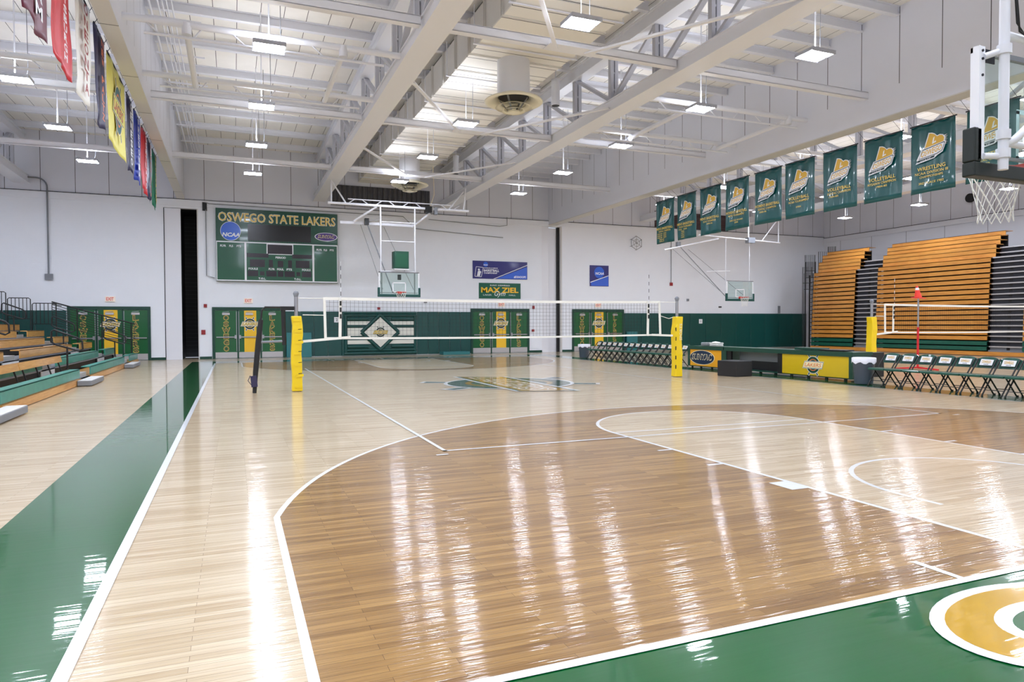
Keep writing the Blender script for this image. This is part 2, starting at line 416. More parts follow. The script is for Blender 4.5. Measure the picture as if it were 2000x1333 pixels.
# ---- floor with its paint
fl = MB()
U = frame((0, 0, 0), (1, 0, 0), (0, 1, 0))
fl.poly(U, [(XL, YN), (XR, YN), (XR, YF+2), (XL, YF+2)], 'maple', 0)
CL = 28.69; dz = .0008
def rect(x0, x1, y0, y1, m, k): fl.poly(U, [(x0, y0), (x1, y0), (x1, y1), (x0, y1)], m, k*dz)
def court(cx=0, full=True):
    # green aprons
    rect(cx-8.60, cx-7.62, -2.6, CL+1.75, 'floor green', 1); rect(cx+7.62, cx+8.60, -2.6, CL+1.75, 'floor green', 1)
    rect(cx-7.63, cx+7.63, -2.6, .0, 'floor green', 1); rect(cx-7.63, cx+7.63, CL, CL+1.75, 'floor green', 1)
    for side in (0, 1):
        def T(x, y): return (cx+x, y) if side == 0 else (cx-x, CL-y)
        def area(xs, R, m, k):
            a0 = math.acos(min(1, xs/R)); ky = 1.6+R*math.sin(a0)
            pts = [T(-xs, 0), T(xs, 0)]+[T(R*math.cos(a), 1.6+R*math.sin(a)) for a in [a0+(PI-2*a0)*i/64 for i in range(65)]]
            fl.poly(U, pts, m, k*dz)
        area(6.617, 6.78, 'floor white', 2); area(6.567, 6.73, 'stained maple', 3)
        def key(r, yt, m, k):
            fl.poly(U, [T(-r, 0), T(r, 0)]+[T(r*math.cos(a), 5.79+r*math.sin(a)) for a in [PI*i/40 for i in range(41)]], m, k*dz)
        key(1.83, 0, 'floor white', 4); key(1.78, 0, 'maple', 5)
        def R2(x0, x1, y0, y1, k=6):
            p = [T(x0, y0), T(x1, y0), T(x1, y1), T(x0, y1)]; fl.poly(U, p, 'floor white', k*dz)
        R2(-1.8, 1.8, 5.74, 5.79)
        for sg in (-1, 1):
            for y0, y1, wd in ((2.13, 2.44, .2), (3.35, 3.40, .2), (4.31, 4.36, .2)): R2(sg*1.80, sg*(1.83+wd), y0, y1)
            R2(sg*2.75, sg*2.80, 0, .32)
        # restricted area arc
        for i in range(24):
            a, b = PI*i/24, PI*(i+1)/24
            q = [(1.22*math.cos(a), 1.6+1.22*math.sin(a)), (1.27*math.cos(a), 1.6+1.27*math.sin(a)), (1.27*math.cos(b), 1.6+1.27*math.sin(b)), (1.22*math.cos(b), 1.6+1.22*math.sin(b))]
            fl.poly(U, [T(*p) for p in q], 'floor white', 6*dz)
        for sg in (-1, 1): R2(sg*1.22, sg*1.27, 1.22, 1.6)
    # boundary and volleyball lines
    for x in (-7.67, 7.62): rect(cx+x, cx+x+.07 if x < 0 else cx+x+.05, -.05, CL+.05, 'floor white', 7)
    rect(cx-7.67, cx+7.67, -.06, .0, 'floor white', 7); rect(cx-7.67, cx+7.67, CL, CL+.05, 'floor white', 7)
    yv0, yv1 = CL/2-9, CL/2+9
    for x in (-4.5, 4.45): rect(cx+x, cx+x+.05, yv0, yv1, 'floor white', 8)
    for y in (yv0, yv1-.05): rect(cx-4.5, cx+4.5, y, y+.05, 'floor white', 8)
    for sg in (-1, 1): rect(cx+sg*4.5, cx+sg*4.65, yv0-.23, yv0-.18, 'floor white', 8)
court(0)
# big letters on the near apron, read from behind the baseline
def oval(cx, cy, rx, ry, m, k, n=48): fl.poly(U, [(cx+rx*math.cos(2*PI*i/n), cy+ry*math.sin(2*PI*i/n)) for i in range(n)], m, k*dz)
oval(-2.88, -.63, .79, .49, 'floor white', 8); oval(-2.88, -.63, .71, .425, 'floor gold', 9)
oval(-2.88, -.63, .42, .25, 'floor white', 10); oval(-2.88, -.63, .33, .17, 'floor green', 11)
text(fl, U, 'SWEGO', (2.0, -.63), 1.0, 'floor white', 8*dz, width=7.6, bold=.045)
text(fl, U, 'SWEGO', (2.0, -.63), .9, 'floor gold', 9*dz, width=7.5, bold=.0)
U2 = frame((0, CL, 0), (-1, 0, 0), (0, -1, 0))
text(fl, U2, 'OSWEGO', (0, -.8), 1.1, 'floor white', 8*dz, width=9.2, bold=.045)
text(fl, U2, 'OSWEGO', (0, -.8), 1.0, 'floor gold', 9*dz, width=9.1, bold=.0)
wheel(fl, frame((0, CL/2, 0), (0, -1, 0), (1, 0, 0)), (0, 0), 5.2, ('floor white', 'floor dark green', 'floor gold', 'floor gold', 'floor white'), h=8*dz, d=dz)
struct(fl, 'floor')

# ---- ceiling
mb = MB(); mb.box(XL, XR, YN, YF+.3, ZC, ZC+.3, 'deck jointed'); struct(mb, 'ceiling')

# ---- far wall: block below, metal panel above, two partition pockets
mb = MB(); WB = 7.27
for x0, x1 in ((XL-.3, -9.85), (-8.43, 9.62), (10.86, XR+.3)): mb.box(x0, x1, YF, YF+.3, -.02, WB, 'wall block')
mb.box(-9.85, -9.15, YF-.0, YF+.3, 7.17, WB, 'wall block'); mb.box(-9.15, -8.43, YF, YF+.3, 7.17, WB, 'wall block'); mb.box(9.62, 10.86, YF, YF+.3, 7.3, WB+.03, 'wall block')
mb.box(XL-.3, XR+.3, YF, YF+.3, WB, 7.58, 'wall block')
mb.box(XL-.3, XR+.3, YF, YF+.3, 7.58, ZC, 'upper panel far')
# dark pocket behind the left opening
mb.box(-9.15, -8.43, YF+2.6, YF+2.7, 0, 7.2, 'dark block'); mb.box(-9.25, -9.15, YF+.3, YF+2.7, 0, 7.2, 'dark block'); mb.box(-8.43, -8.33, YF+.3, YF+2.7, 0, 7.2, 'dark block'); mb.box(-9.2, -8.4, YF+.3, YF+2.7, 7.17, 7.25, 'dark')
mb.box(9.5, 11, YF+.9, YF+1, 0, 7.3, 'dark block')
struct(mb, 'wall_far')
mb = MB(); mb.box(XL, -9.9, YF-.03, YF-.001, WB, 7.58, 'wall block'); mb.box(-9.9, 10.05, YF-.06, YF-.001, WB, 7.58, 'wall block'); mb.box(10.05, XR, YF-.02, YF-.001, WB+.03, 7.58, 'wall block')
mb.box(XL, XR, YF-.064, YF-.001, 7.575, 7.60, 'seam'); struct(mb, 'trim_15')
mb = MB(); mb.box(-9.85, -9.15, YF+.02, YF+.2, 0, 7.15, 'white panel'); mb.box(-9.87, -9.84, YF-.01, YF+.02, 0, 7.16, 'seam'); mb.box(-8.45, -8.40, YF-.02, YF+.06, 0, 7.17, 'soffit cream')
struct(mb, 'trim_1')
mb = MB(); mb.box(9.62, 10.05, YF+.0, YF+.1, 0, 7.27, 'white panel'); mb.box(9.6, 10.06, YF-.01, YF+.1, 7.27, 7.31, 'seam')
mb.box(10.12, 10.66, YF+.25, YF+.5, 0, 7.22, 'white panel'); mb.box(10.8, 10.9, YF-.05, YF+.3, 0, 7.3, 'soffit cream'); mb.box(10.66, 10.8, YF+.1, YF+.3, 0, 7.25, 'dark')
struct(mb, 'trim_2')
# ---- side walls, near wall
mb = MB(); mb.box(XR, XR+.3, YN, YF, 0, 7.2, 'block side'); mb.box(XR-.05, XR+.3, YN, YF, 7.2, 7.5, 'white panel'); mb.box(XR-.02, XR+.3, YN, YF, 7.5, ZC, 'upper panel right'); mb.box(XR-.06, XR, YN, YF, 7.5, 7.53, 'seam'); struct(mb, 'wall_right')
mb = MB(); mb.box(XL-.3, XL, YN, YF, 0, ZC, 'wall block'); struct(mb, 'wall_left')
mb = MB(); mb.box(XL-.3, XR+.3, YN-.3, YN, 0, ZC+.3, 'wall block'); struct(mb, 'wall_near')
# ---- bulkheads above the folding partitions
mb = MB(); mb.box(DLX, DLI, YN, YF, 7.62, ZC, 'upper panel side'); mb.box(DLX-.01, DLI+.012, YN, YF, 7.60, 7.625, 'soffit cream')
for k in range(14): mb.box(DLX-.012, DLI+.014, YN+k*3.05+.6, YN+k*3.05+.615, 7.597, 7.61, 'seam')
struct(mb, 'wall_left_bulkhead')
mb = MB(); mb.box(DRI, DRX, YN, YF, 7.36, ZC, 'upper panel side'); mb.box(DRI-.012, DRX+.01, YN, YF, 7.34, 7.37, 'soffit cream'); struct(mb, 'wall_right_bulkhead')
# baseboards of the far wall
for i, (x0, x1) in enumerate(((-10.47, -9.86), (-8.40, -7.86), (8.82, 9.62), (10.9, 11.56))):
    mb = MB(); mb.box(x0, x1, YF-.02, YF, 0, .12, 'frame green'); struct(mb, 'baseboard_far' if i == 0 else 'baseboard_far.%03d' % i)

# ================================================================== DOORS
def door_set(n, x0, x1, words=True):
    wd = x1-x0; mb = MB(); t = .12
    mb.box(x0, x0+t, YF-.06, YF, 0, 2.5, 'frame green'); mb.box(x1-t, x1, YF-.06, YF, 0, 2.5, 'frame green'); mb.box(x0+t, x1-t, YF-.06, YF, 2.35, 2.5, 'frame green')
    lw = (wd-2*t-.12)/3
    xs = [x0+t+i*(lw+.06) for i in range(3)]
    for i in (0, 1): mb.box(xs[i]+lw, xs[i]+lw+.06, YF-.05, YF, 0, 2.35, 'frame green')
    struct(mb, 'trim_%d' % (n+2))
    for i in range(3):
        a, b = xs[i], xs[i]+lw; c = (a+b)/2
        e = bpy.data.objects.new('door_%d' % (n*3-2+i), None); COL.objects.link(e); e.location = (c, YF-.03, 0); e['kind'] = 'structure'
        m = MB(); m.box(a, b, YF-.035, YF, .02, 2.34, 'door green')
        if i == 1: m.box(c-lw*.24, c+lw*.32, YF-.038, YF-.03, .3, 2.34, 'yellow')
        m.build('door_leaf', e)
        m = MB(); m.box(a+.01, b-.01, YF-.042, YF-.03, .03, .31, 'kick metal'); m.build('kick_plate', e)
        m = MB(); m.box(a+.06, b-.04, YF-.11, YF-.07, 1.02, 1.07, 'metal'); m.box(b-.12 if i == 0 else a+.03, b-.04 if i == 0 else a+.11, YF-.12, YF-.03, .97, 1.14, 'metal'); m.box(a+.06, a+.1, YF-.1, YF-.03, 1.02, 1.07, 'metal'); m.build('push_bar', e)
        m = MB(); m.box(c-.17, c+.17, YF-.1, YF-.03, 2.12, 2.22, 'kick metal'); m.bar((c-.15, YF-.09, 2.25), (c+.14, YF-.06, 2.28), .025, .02, 'metal'); m.build('door_closer', e)
        m = MB(); xx = b-.03 if i == 0 else a+.02; m.box(xx-.012, xx+.012, YF-.06, YF-.03, .35, 2.3, 'metal'); m.build('latch_rod', e)
        fr = frame((c, YF-.04, 0), (1, 0, 0), (0, 0, 1)); m = MB()
        if i == 1:
            wheel(m, fr, (.02, 1.68), lw*.82, ('white', 'navy green', 'cream', 'letter gold', 'navy green'), h=.002, d=.0012); m.build('emblem', e)
        else:
            w_ = 'OSWEGO' if i == 0 else 'LAKERS'
            for k, ch in enumerate(w_):
                z = 1.98-k*.30; lwid = .25 if ch != 'W' else .38
                text(m, fr, ch, (0, z), .265, 'letter gold', .003, width=lwid, bold=.06)
                text(m, fr, ch, (0, z), .225, 'navy green', .005, width=lwid*.88, bold=.04)
                text(m, fr, ch, (0, z), .205, 'letter gold', .007, width=lwid*.76, bold=.012)
                text(m, fr, ch, (0, z), .19, 'navy green', .009, width=lwid*.70, bold=-.004)
            m.build('lettering', e)
door_set(1, -13.79, -10.47); door_set(2, -7.84, -4.49); door_set(3, 5.28, 8.81); door_set(4, 11.57, 15.09)

def exit_sign(x, z, lab):
    t = thing('exit_sign', lab, 'exit sign', (x, YF-.02, z))
    m = MB(); m.box(x-.2, x+.2, YF-.07, YF, z, z+.24, 'exit face'); m.build('sign_box', t)
    m = MB(); text(m, frame((x, YF-.07, z), (1, 0, 0), (0, 0, 1)), 'EXIT', (0, .12), .15, 'exit red', .003, width=.3, bold=.02); m.build('lettering', t)
exit_sign(-12.1, 2.72, 'lit EXIT sign above the doors beside the left bleachers')
exit_sign(-6.2, 2.70, 'lit EXIT sign under the scoreboard, above the doors')
exit_sign(7.1, 2.62, 'EXIT sign behind the net, below the MAX ZIEL sign')
exit_sign(13.3, 2.62, 'EXIT sign above the rightmost set of far doors')

# ================================================================== WALL PADS
def pads(xs, m, label, group, z1=2.31):
    for x0, x1 in xs:
        b = MB(); b.box(x0+.006, x1-.006, YF-.05, YF, .03, z1, m)
        o = b.build('wall_pad'); bevel(o, .02); tag(o, label, 'wall pad', group)
def bevel(o, w, seg=2):
    b = o.modifiers.new('bevel', 'BEVEL'); b.width = w; b.segments = seg; b.limit_method = 'ANGLE'
pads([(-4.49+i*.69, -4.49+(i+1)*.69) for i in range(4)], 'pad green', 'tall dark green wall pad between the scoreboard doors and the diamond pad', 'wall pads left of the diamond pad')
pads([(2.23+i*.61, 2.23+(i+1)*.61) for i in range(5)], 'pad green', 'tall dark green wall pad between the diamond pad and the middle doors', 'wall pads right of the diamond pad')
pads([(15.12+i*1.207, 15.12+(i+1)*1.207) for i in range(12)], 'pad green', 'wide dark green wall pad right of the rightmost far doors, under the white wall', 'wall pads along the right part of the far wall', 2.28)
pads([(-20.9+i*1.18, -20.9+(i+1)*1.18) for i in range(6)], 'pad green', 'dark green wall pad behind the left bleachers on the far wall', 'wall pads behind the left bleachers')
# the diamond feature pad
t = thing('feature_wall_pad', 'large padded green and white wall panel with a diamond and ship wheel', 'wall pad', (.24, YF-.06, 0))
x0, x1 = -1.73, 2.21; y = YF-.07
m = MB(); m.box(x0, x1, y, YF, .03, 2.31, 'pad green'); m.box(x0+.28, x1-.16, y-.012, y, .62, .82, 'pad white'); m.box(x0+.28, x1-.16, y-.012, y, 1.05, 1.46, 'pad white'); m.box(x0+.28, x1-.16, y-.012, y, 1.62, 1.8, 'pad white')
m.build('backing', t)
m = MB()
for z, r in ((2.24, .07), (2.12, .07), (.3, .07), (.14, .075)): m.tube([(x0+.12, y-.0, z), (x1-.02, y-.0, z)], r, 'pad green', 8)
for z, r, g in ((1.92, .09, .6), (.48, .09, .6), (1.54, .06, .9), (.94, .06, .9)):
    m.tube([(x0+.28, y, z), (.24-g, y, z)], r, 'pad green', 8); m.tube([(.24+g, y, z), (x1-.18, y, z)], r, 'pad green', 8)
m.tube([(x0+.2, y, .2), (x0+.2, y, 2.15)], .09, 'pad green', 8); m.tube([(x1-.1, y, .2), (x1-.1, y, 2.15)], .07, 'pad green', 8)
m.build('rolls', t)
cx, cz, hw = .24, 1.23, .98
m = MB(); D = [(cx-hw, cz), (cx, cz+hw*.94), (cx+hw, cz), (cx, cz-hw*.94)]
for a, b in zip(D, D[1:]+D[:1]): m.tube([(a[0], y-.03, a[1]), (b[0], y-.03, b[1])], .095, 'pad green', 8)
m.build('diamond_border', t)
fr = frame((cx, y-.06, cz), (1, 0, 0), (0, 0, 1))
m = MB(); m.poly(fr, [(-.84, 0), (0, -.79), (.84, 0), (0, .79)], 'pad white', .05); m.build('diamond_face', t)
m = MB(); wheel(m, fr, (0, .0), .78, ('pad white', 'navy green', 'letter gold', 'cream', 'navy green'), h=.053, d=.0015); m.build('emblem', t)

def mat_board(x0, x1, z0, z1, y0, y1, lab, m='mat teal'):
    b = MB(); b.box(x0, x1, y0, y1, z0, z1, m); o = b.build('floor_mat'); bevel(o, .015); return tag(o, lab, 'mat')
mat_board(-4.45, -3.25, .0, 1.24, YF-.2, YF-.1, 'teal folded mat leaning on the wall pads behind the left net post')
mat_board(3.45, 4.95, .0, .16, YF-.85, YF-.1, 'low teal mat lying at the foot of the wall pads by the middle doors')
mat_board(15.2, 15.95, .0, 1.16, YF-.22, YF-.12, 'tall teal mat leaning behind the far chair row')

# numbered cards on pads
def card(x, z, txt, lab):
    t = thing('number_card', lab, 'paper card', (x, YF-.055, z))
    m = MB(); m.box(x-.13, x+.13, YF-.058, YF-.05, z, z+.28, 'white'); m.build('paper', t)
    m = MB(); text(m, frame((x, YF-.058, z), (1, 0, 0), (0, 0, 1)), txt, (0, .14), .13, 'dark', .003, bold=.02); m.build('lettering', t)
card(-1.98, 1.74, '2', 'white card with the number 2 left of the diamond pad')
card(20.75, 1.63, '1', 'small white number card on the pads right of the right net post')

# ================================================================== WALL FITTINGS
def box_thing(name, x0, x1, z0, z1, dep, m, lab, cat, y=YF):
    b = MB(); b.box(x0, x1, y-dep, y, z0, z1, m); return tag(b.build(name), lab, cat)
box_thing('fire_alarm_strobe', -8.2, -8.06, 2.48, 2.64, .06, 'dark red', 'small red strobe on the white wall left of the scoreboard doors', 'fire alarm')
box_thing('fire_alarm_pull', -8.32, -8.14, 1.18, 1.4, .05, 'dark red', 'red pull station beside the dark partition gap', 'fire alarm')
box_thing('fire_alarm_strobe', 9.02, 9.14, 2.5, 2.68, .06, 'dark red', 'red strobe right of the middle doors, behind the net', 'fire alarm')
box_thing('fire_alarm_pull', 8.98, 9.12, 1.2, 1.33, .05, 'dark red', 'small red pull station right of the middle doors', 'fire alarm')
box_thing('fire_alarm_strobe', 18.42, 18.62, 4.0, 4.2, .06, 'dark red', 'red strobe high on the white wall below the clock', 'fire alarm')
box_thing('fire_alarm_strobe', .12, .26, 2.42, 2.54, .05, 'dark red', 'red strobe just above the diamond pad', 'fire alarm')
box_thing('junction_box', -14.6, -14.3, 3.66, 3.93, .1, 'grey', 'grey electrical box at the end of a wall conduit', 'electrical box')
box_thing('receiver_box', -8.2, -8.0, 7.1, 7.5, .08, 'black', 'black antenna box above the scoreboard corner', 'receiver')
box_thing('wall_socket', 2.62, 2.8, 2.78, 2.88, .05, 'grey', 'small dark box on the wall above the pads right of the basket', 'socket')
box_thing('wall_socket', 22.2, 22.4, 2.66, 2.74, .05, 'dark', 'small black fitting under the right backboard', 'socket')
box_thing('wall_vent', 27.1, 27.28, 2.3, 2.8, .06, 'grey', 'narrow grey fitting above the pads near the bleachers', 'vent')
box_thing('wall_plate', 19.7, 19.86, 3.05, 3.2, .05, 'grey', 'small grey plate beside the right post knob', 'socket')
def conduit(pts, r, lab, m='grey'):
    b = MB(); b.tube(pts, r, m, 6); return tag(b.build('conduit'), lab, 'conduit')
def arcp(c, r, a0, a1, pl='xz', n=6, y=YF-.05):
    return [(c[0]+r*math.cos(a0+(a1-a0)*i/n), y, c[1]+r*math.sin(a0+(a1-a0)*i/n)) for i in range(n+1)]
conduit([(-14.45, YF-.08, 3.93), (-14.45, YF-.08, 7.75)]+arcp((-14.85, 7.75), .4, 0, PI/2, y=YF-.08)+[(-15.6, YF-.08, 8.15), (-16.0, YF-.12, 8.7)], .035, 'grey conduit bending down the far wall above the left bleachers')
conduit([(-8.05, YF-.08, 7.15), (-8.05, YF-.08, 4.0), (-7.7, YF-.08, 3.9)], .02, 'thin conduit left of the scoreboard')
conduit([(-8.1, YF-.09, 7.5), (-7.9, YF-.09, 7.44), (1.5, YF-.09, 7.36), (2.2, YF-.08, 6.75), (6.0, YF-.08, 6.55), (7.2, YF-.08, 6.5)], .02, 'long thin wire run above the scoreboard and basket', 'table grey')
conduit([(2.9, YF-.08, 7.28), (7.0, YF-.08, 7.12), (7.45, YF-.08, 7.2), (7.45, YF-.08, 7.65)], .02, 'upper thin conduit right of the far basket', 'table grey')
conduit([(18.5, YF-.05, 4.2), (18.5, YF-.05, 7.5)], .02, 'thin conduit rising from the red strobe on the right wall part', 'table grey')
# caged clock
t = thing('caged_clock', 'round wall clock in a hexagonal wire cage', 'clock', (15.9, YF-.1, 6.5))
m = MB(); m.tube([(15.9, YF-.08, 6.55), (15.9, YF, 6.55)], .3, 'white', 24); m.build('face', t)
m = MB(); hx = [(15.9+.42*math.cos(PI/6+k*PI/3), YF-.16, 6.55+.42*math.sin(PI/6+k*PI/3)) for k in range(6)]
m.tube(hx, .012, 'seam', 5, closed=True)
for k in range(6): m.tube([hx[k], (15.9, YF-.2, 6.55)], .008, 'seam', 4); m.tube([hx[k], (hx[k][0], YF, hx[k][2])], .008, 'seam', 4)
m.tube([(15.9+.22*math.cos(2*PI*k/16), YF-.18, 6.55+.22*math.sin(2*PI*k/16)) for k in range(16)], .008, 'seam', 4, closed=True); m.build('wire_guard', t)
m = MB(); m.bar((15.9, YF-.085, 6.55), (15.9, YF-.085, 6.75), .02, .01, 'dark'); m.bar((15.9, YF-.085, 6.55), (16.03, YF-.085, 6.5), .02, .01, 'dark'); m.build('hands', t)
# louvres high on the far wall
def louvre(x0, x1, z0, z1, m_, lab):
    b = MB(); b.box(x0, x1, YF-.06, YF-.005, z0, z1, m_); n = int((x1-x0)/.26)
    if m_ == 'louver ribs':
        for i in range(n): b.tube([(x0+.13+i*.26, YF-.07, z0+.03), (x0+.13+i*.26, YF-.07, z1-.03)], .06, 'louver', 6)
    else:
        for i in range(int((z1-z0)/.12)): b.box(x0, x1, YF-.1, YF-.05, z0+i*.12+.03, z0+i*.12+.07, 'maroon louver')
    return tag(b.build('louver_panel'), lab, 'louvre')
louvre(-2.21, 2.98, 7.75, 8.8, 'louver ribs', 'wide dark ribbed metal panel under the duct end on the far wall')
louvre(17.3, 22.9, 7.62, 8.6, 'maroon ribs', 'wide dark maroon louvre on the far wall behind the green banners')
louvre(-18.2, -16.2, 7.65, 8.9, 'louver ribs', 'dark louvre at the far left end of the far wall')
# round dark speaker on the right wall
b = MB(); b.tube([(XR-.14, 22.9, 8.55), (XR-.025, 22.9, 8.55)], .25, 'soft black', 20); tag(b.build('round_fitting'), 'round dark fitting on the right wall panels under the wrestling banner', 'wall fitting')

# ================================================================== SIGNS ON THE FAR WALL
def wall_banner(name, x0, x1, z0, z1, base, lab, cat):
    t = thing(name, lab, cat, ((x0+x1)/2, YF-.03, z0)); m = MB(); m.box(x0, x1, YF-.03, YF-.01, z0, z1, base); m.build('cloth' if 'banner' in name else 'board', t)
    return t, frame((x0, YF-.03, z0), (1, 0, 0), (0, 0, 1))
t, fr = wall_banner('championship_banner', 5.41, 8.70, 4.17, 5.16, 'banner blue', 'long blue and purple NCAA basketball championship banner on the far wall', 'banner')
m = MB(); m.poly(fr, [(1.4, .02), (3.27, .02), (3.27, .72)], 'banner light blue', .004); m.poly(fr, [(1.2, 0.0), (1.28, 0.0), (3.29, .80), (3.29, .84)], 'white', .006); m.build('stripe', t)
m = MB(); m.ring(fr, (.76, .80), 0, .14, 'ncaa blue', .005, n=24); text(m, fr, 'NCAA', (.76, .77), .075, 'white', .007, width=.25, bold=.03, shear=.2)
text(m, fr, 'BASKETBALL', (1.1, .46), .14, 'white', .005, width=.92, bold=.03, shear=.1); text(m, fr, 'DIVISION III MEN\'S', (1.06, .60), .06, 'white', .005, width=.84, bold=.02, shear=.1); text(m, fr, 'CHAMPIONSHIP', (1.05, .32), .08, 'white', .005, width=.8, bold=.03, shear=.1)
text(m, fr, '#D3HOOPS', (2.83, .13), .14, 'white', .007, width=.74, bold=.03, shear=.1); m.build('lettering', t)
m = MB()
for a, b in (((.12, .12), (.2, .66)), ((.2, .66), (.62, .62)), ((.62, .62), (.5, .1)), ((.5, .1), (.12, .12))): m.bar(fr[0]+fr[1]*a[0]+fr[2]*a[1]-Vector((0, .005, 0)), fr[0]+fr[1]*b[0]+fr[2]*b[1]-Vector((0, .005, 0)), .025, .01, 'white', up=(0, 1, 0))
m.ring(fr, (.36, .5), 0, .06, 'white', .006, n=16); m.poly(fr, [(.24, .14), (.42, .14), (.44, .25), (.5, .38), (.42, .44), (.3, .42), (.27, .28)], 'white', .006); m.build('player_mark', t)
t, fr = wall_banner('name_sign', 5.77, 8.28, 3.07, 3.94, 'sign green', 'green MAX ZIEL Gym sign with gold lettering below the long banner', 'sign')
m = MB(); text(m, fr, 'MAX ZIEL', (1.25, .48), .3, 'yellow', .004, width=2.25, bold=.035); text(m, fr, 'SUNY OSWEGO', (1.25, .74), .08, 'white', .004, width=1.2, bold=.01)
text(m, fr, 'LAKER', (.5, .2), .08, 'white', .004, width=.5); text(m, fr, 'HALL', (2.0, .2), .08, 'white', .004, width=.4); text(m, fr, 'Gym', (1.25, .24), .36, 'white', .007, width=.66, shear=.4); m.build('lettering', t)
t, fr = wall_banner('logo_banner', 12.75, 14.03, 3.88, 5.12, 'banner blue', 'small square blue NCAA banner right of the partition gap', 'banner')
m = MB(); m.poly(fr, [(.1, .02), (1.26, .02), (1.26, .62), (.06, .22)], 'banner light blue', .004); m.poly(fr, [(.03, .2), (.03, .25), (1.27, .66), (1.27, .62)], 'white', .006); m.build('stripe', t)
m = MB(); m.ring(fr, (.63, .82), 0, .34, 'ncaa blue', .005, n=32); text(m, fr, 'NCAA', (.66, .76), .16, 'white', .007, width=.58, bold=.03, shear=.2); m.build('emblem', t)

# scoreboard
SX0, SX1, SZ0, SZ1 = -7.62, -1.92, 3.75, 7.25; SY = YF-.22; SW = SX1-SX0; SH = SZ1-SZ0
t = thing('scoreboard', 'large green OSWEGO STATE LAKERS scoreboard on the far wall', 'scoreboard', ((SX0+SX1)/2, SY, SZ0))
m = MB(); m.box(SX0, SX1, SY, YF-.01, SZ0, SZ1, 'scoreboard green'); m.build('cabinet', t)
fr = frame((SX0, SY, SZ0), (1, 0, 0), (0, 0, 1))
def sr(m, u0, u1, v0, v1, k, h): m.poly(fr, [(u0*SW, v0*SH), (u1*SW, v0*SH), (u1*SW, v1*SH), (u0*SW, v1*SH)], k, h)
m = MB(); sr(m, .002, .998, .004, .55, 'white', .004)
for u0, u1 in ((.008, .222), (.238, .780), (.796, .992)): sr(m, u0, u1, .02, .535, 'scoreboard panel', .008)
sp_ = m.build('score_panels', t)
m = MB(); sr(m, .25, .77, .575, .80, 'display black', .006); sr(m, .40, .62, .385, .535, 'white', .010); sr(m, .408, .612, .395, .525, 'display', .013)
for u0, u1, v0, v1 in ((.24, .415, .34, .395), (.61, .775, .34, .395), (.265, .385, .205, .31), (.418, .45, .205, .31), (.49, .535, .21, .3), (.575, .607, .205, .31), (.64, .755, .205, .31),
                       (.245, .33, .075, .155), (.345, .38, .09, .145), (.395, .48, .075, .155), (.49, .535, .075, .155), (.545, .63, .075, .155), (.645, .675, .09, .145), (.69, .77, .075, .155)):
    sr(m, u0, u1, v0, v1, 'display', .011)
m.build('displays', sp_)
m = MB(); text(m, fr, 'OSWEGO STATE LAKERS', (SW*.5, SH*.885), .46, 'white', .004, width=SW*.965, bold=.03); text(m, fr, 'OSWEGO STATE LAKERS', (SW*.5, SH*.885), .42, 'letter gold', .008, width=SW*.955, bold=.005)
for tx, u, v, w_ in (('PLYR', .055, .485, .045), ('FLS', .118, .485, .03), ('PTS', .178, .485, .035), ('PLYR', .84, .475, .045), ('FLS', .893, .475, .03), ('PTS', .948, .475, .035), ('PERIOD', .515, .345, .085), ('FOULS', .29, .18, .075), ('PLYR', .44, .18, .05), ('FOUL', .512, .18, .055), ('PTS', .585, .18, .045), ('FOULS', .728, .18, .072), ('T.O.L.', .362, .045, .06), ('T.O.L.', .655, .045, .06)):
    text(m, fr, tx, (SW*u, SH*v), .10, 'white', .012, width=SW*w_, bold=.03)
for v in (.815, .565):
    for k in range(26): sr(m, .255+k*.0195, .262+k*.0195, v, v+.008, 'dark', .005)
m.build('lettering', t)
m = MB(); m.ring(fr, (SW*.115, SH*.69), 0, .46, 'white', .006, n=40); m.ring(fr, (SW*.115, SH*.69), 0, .44, 'ncaa blue', .010, n=40); text(m, fr, 'NCAA', (SW*.118, SH*.64), .2, 'white', .014, width=.8, bold=.04, shear=.2); m.build('round_emblem', t)
m = MB(); m.ring(fr, (SW*.9, SH*.665), 0, .56, 'white', .006, n=40, sy=.38); m.ring(fr, (SW*.9, SH*.665), 0, .52, 'purple', .010, n=40, sy=.36); text(m, fr, 'SUNYAC', (SW*.9, SH*.668), .17, 'cream', .014, width=.82, bold=.04, shear=.2); text(m, fr, 'SUNYAC', (SW*.9, SH*.668), .12, 'dark', .018, width=.78, bold=.0, shear=.2); m.build('oval_emblem', t)

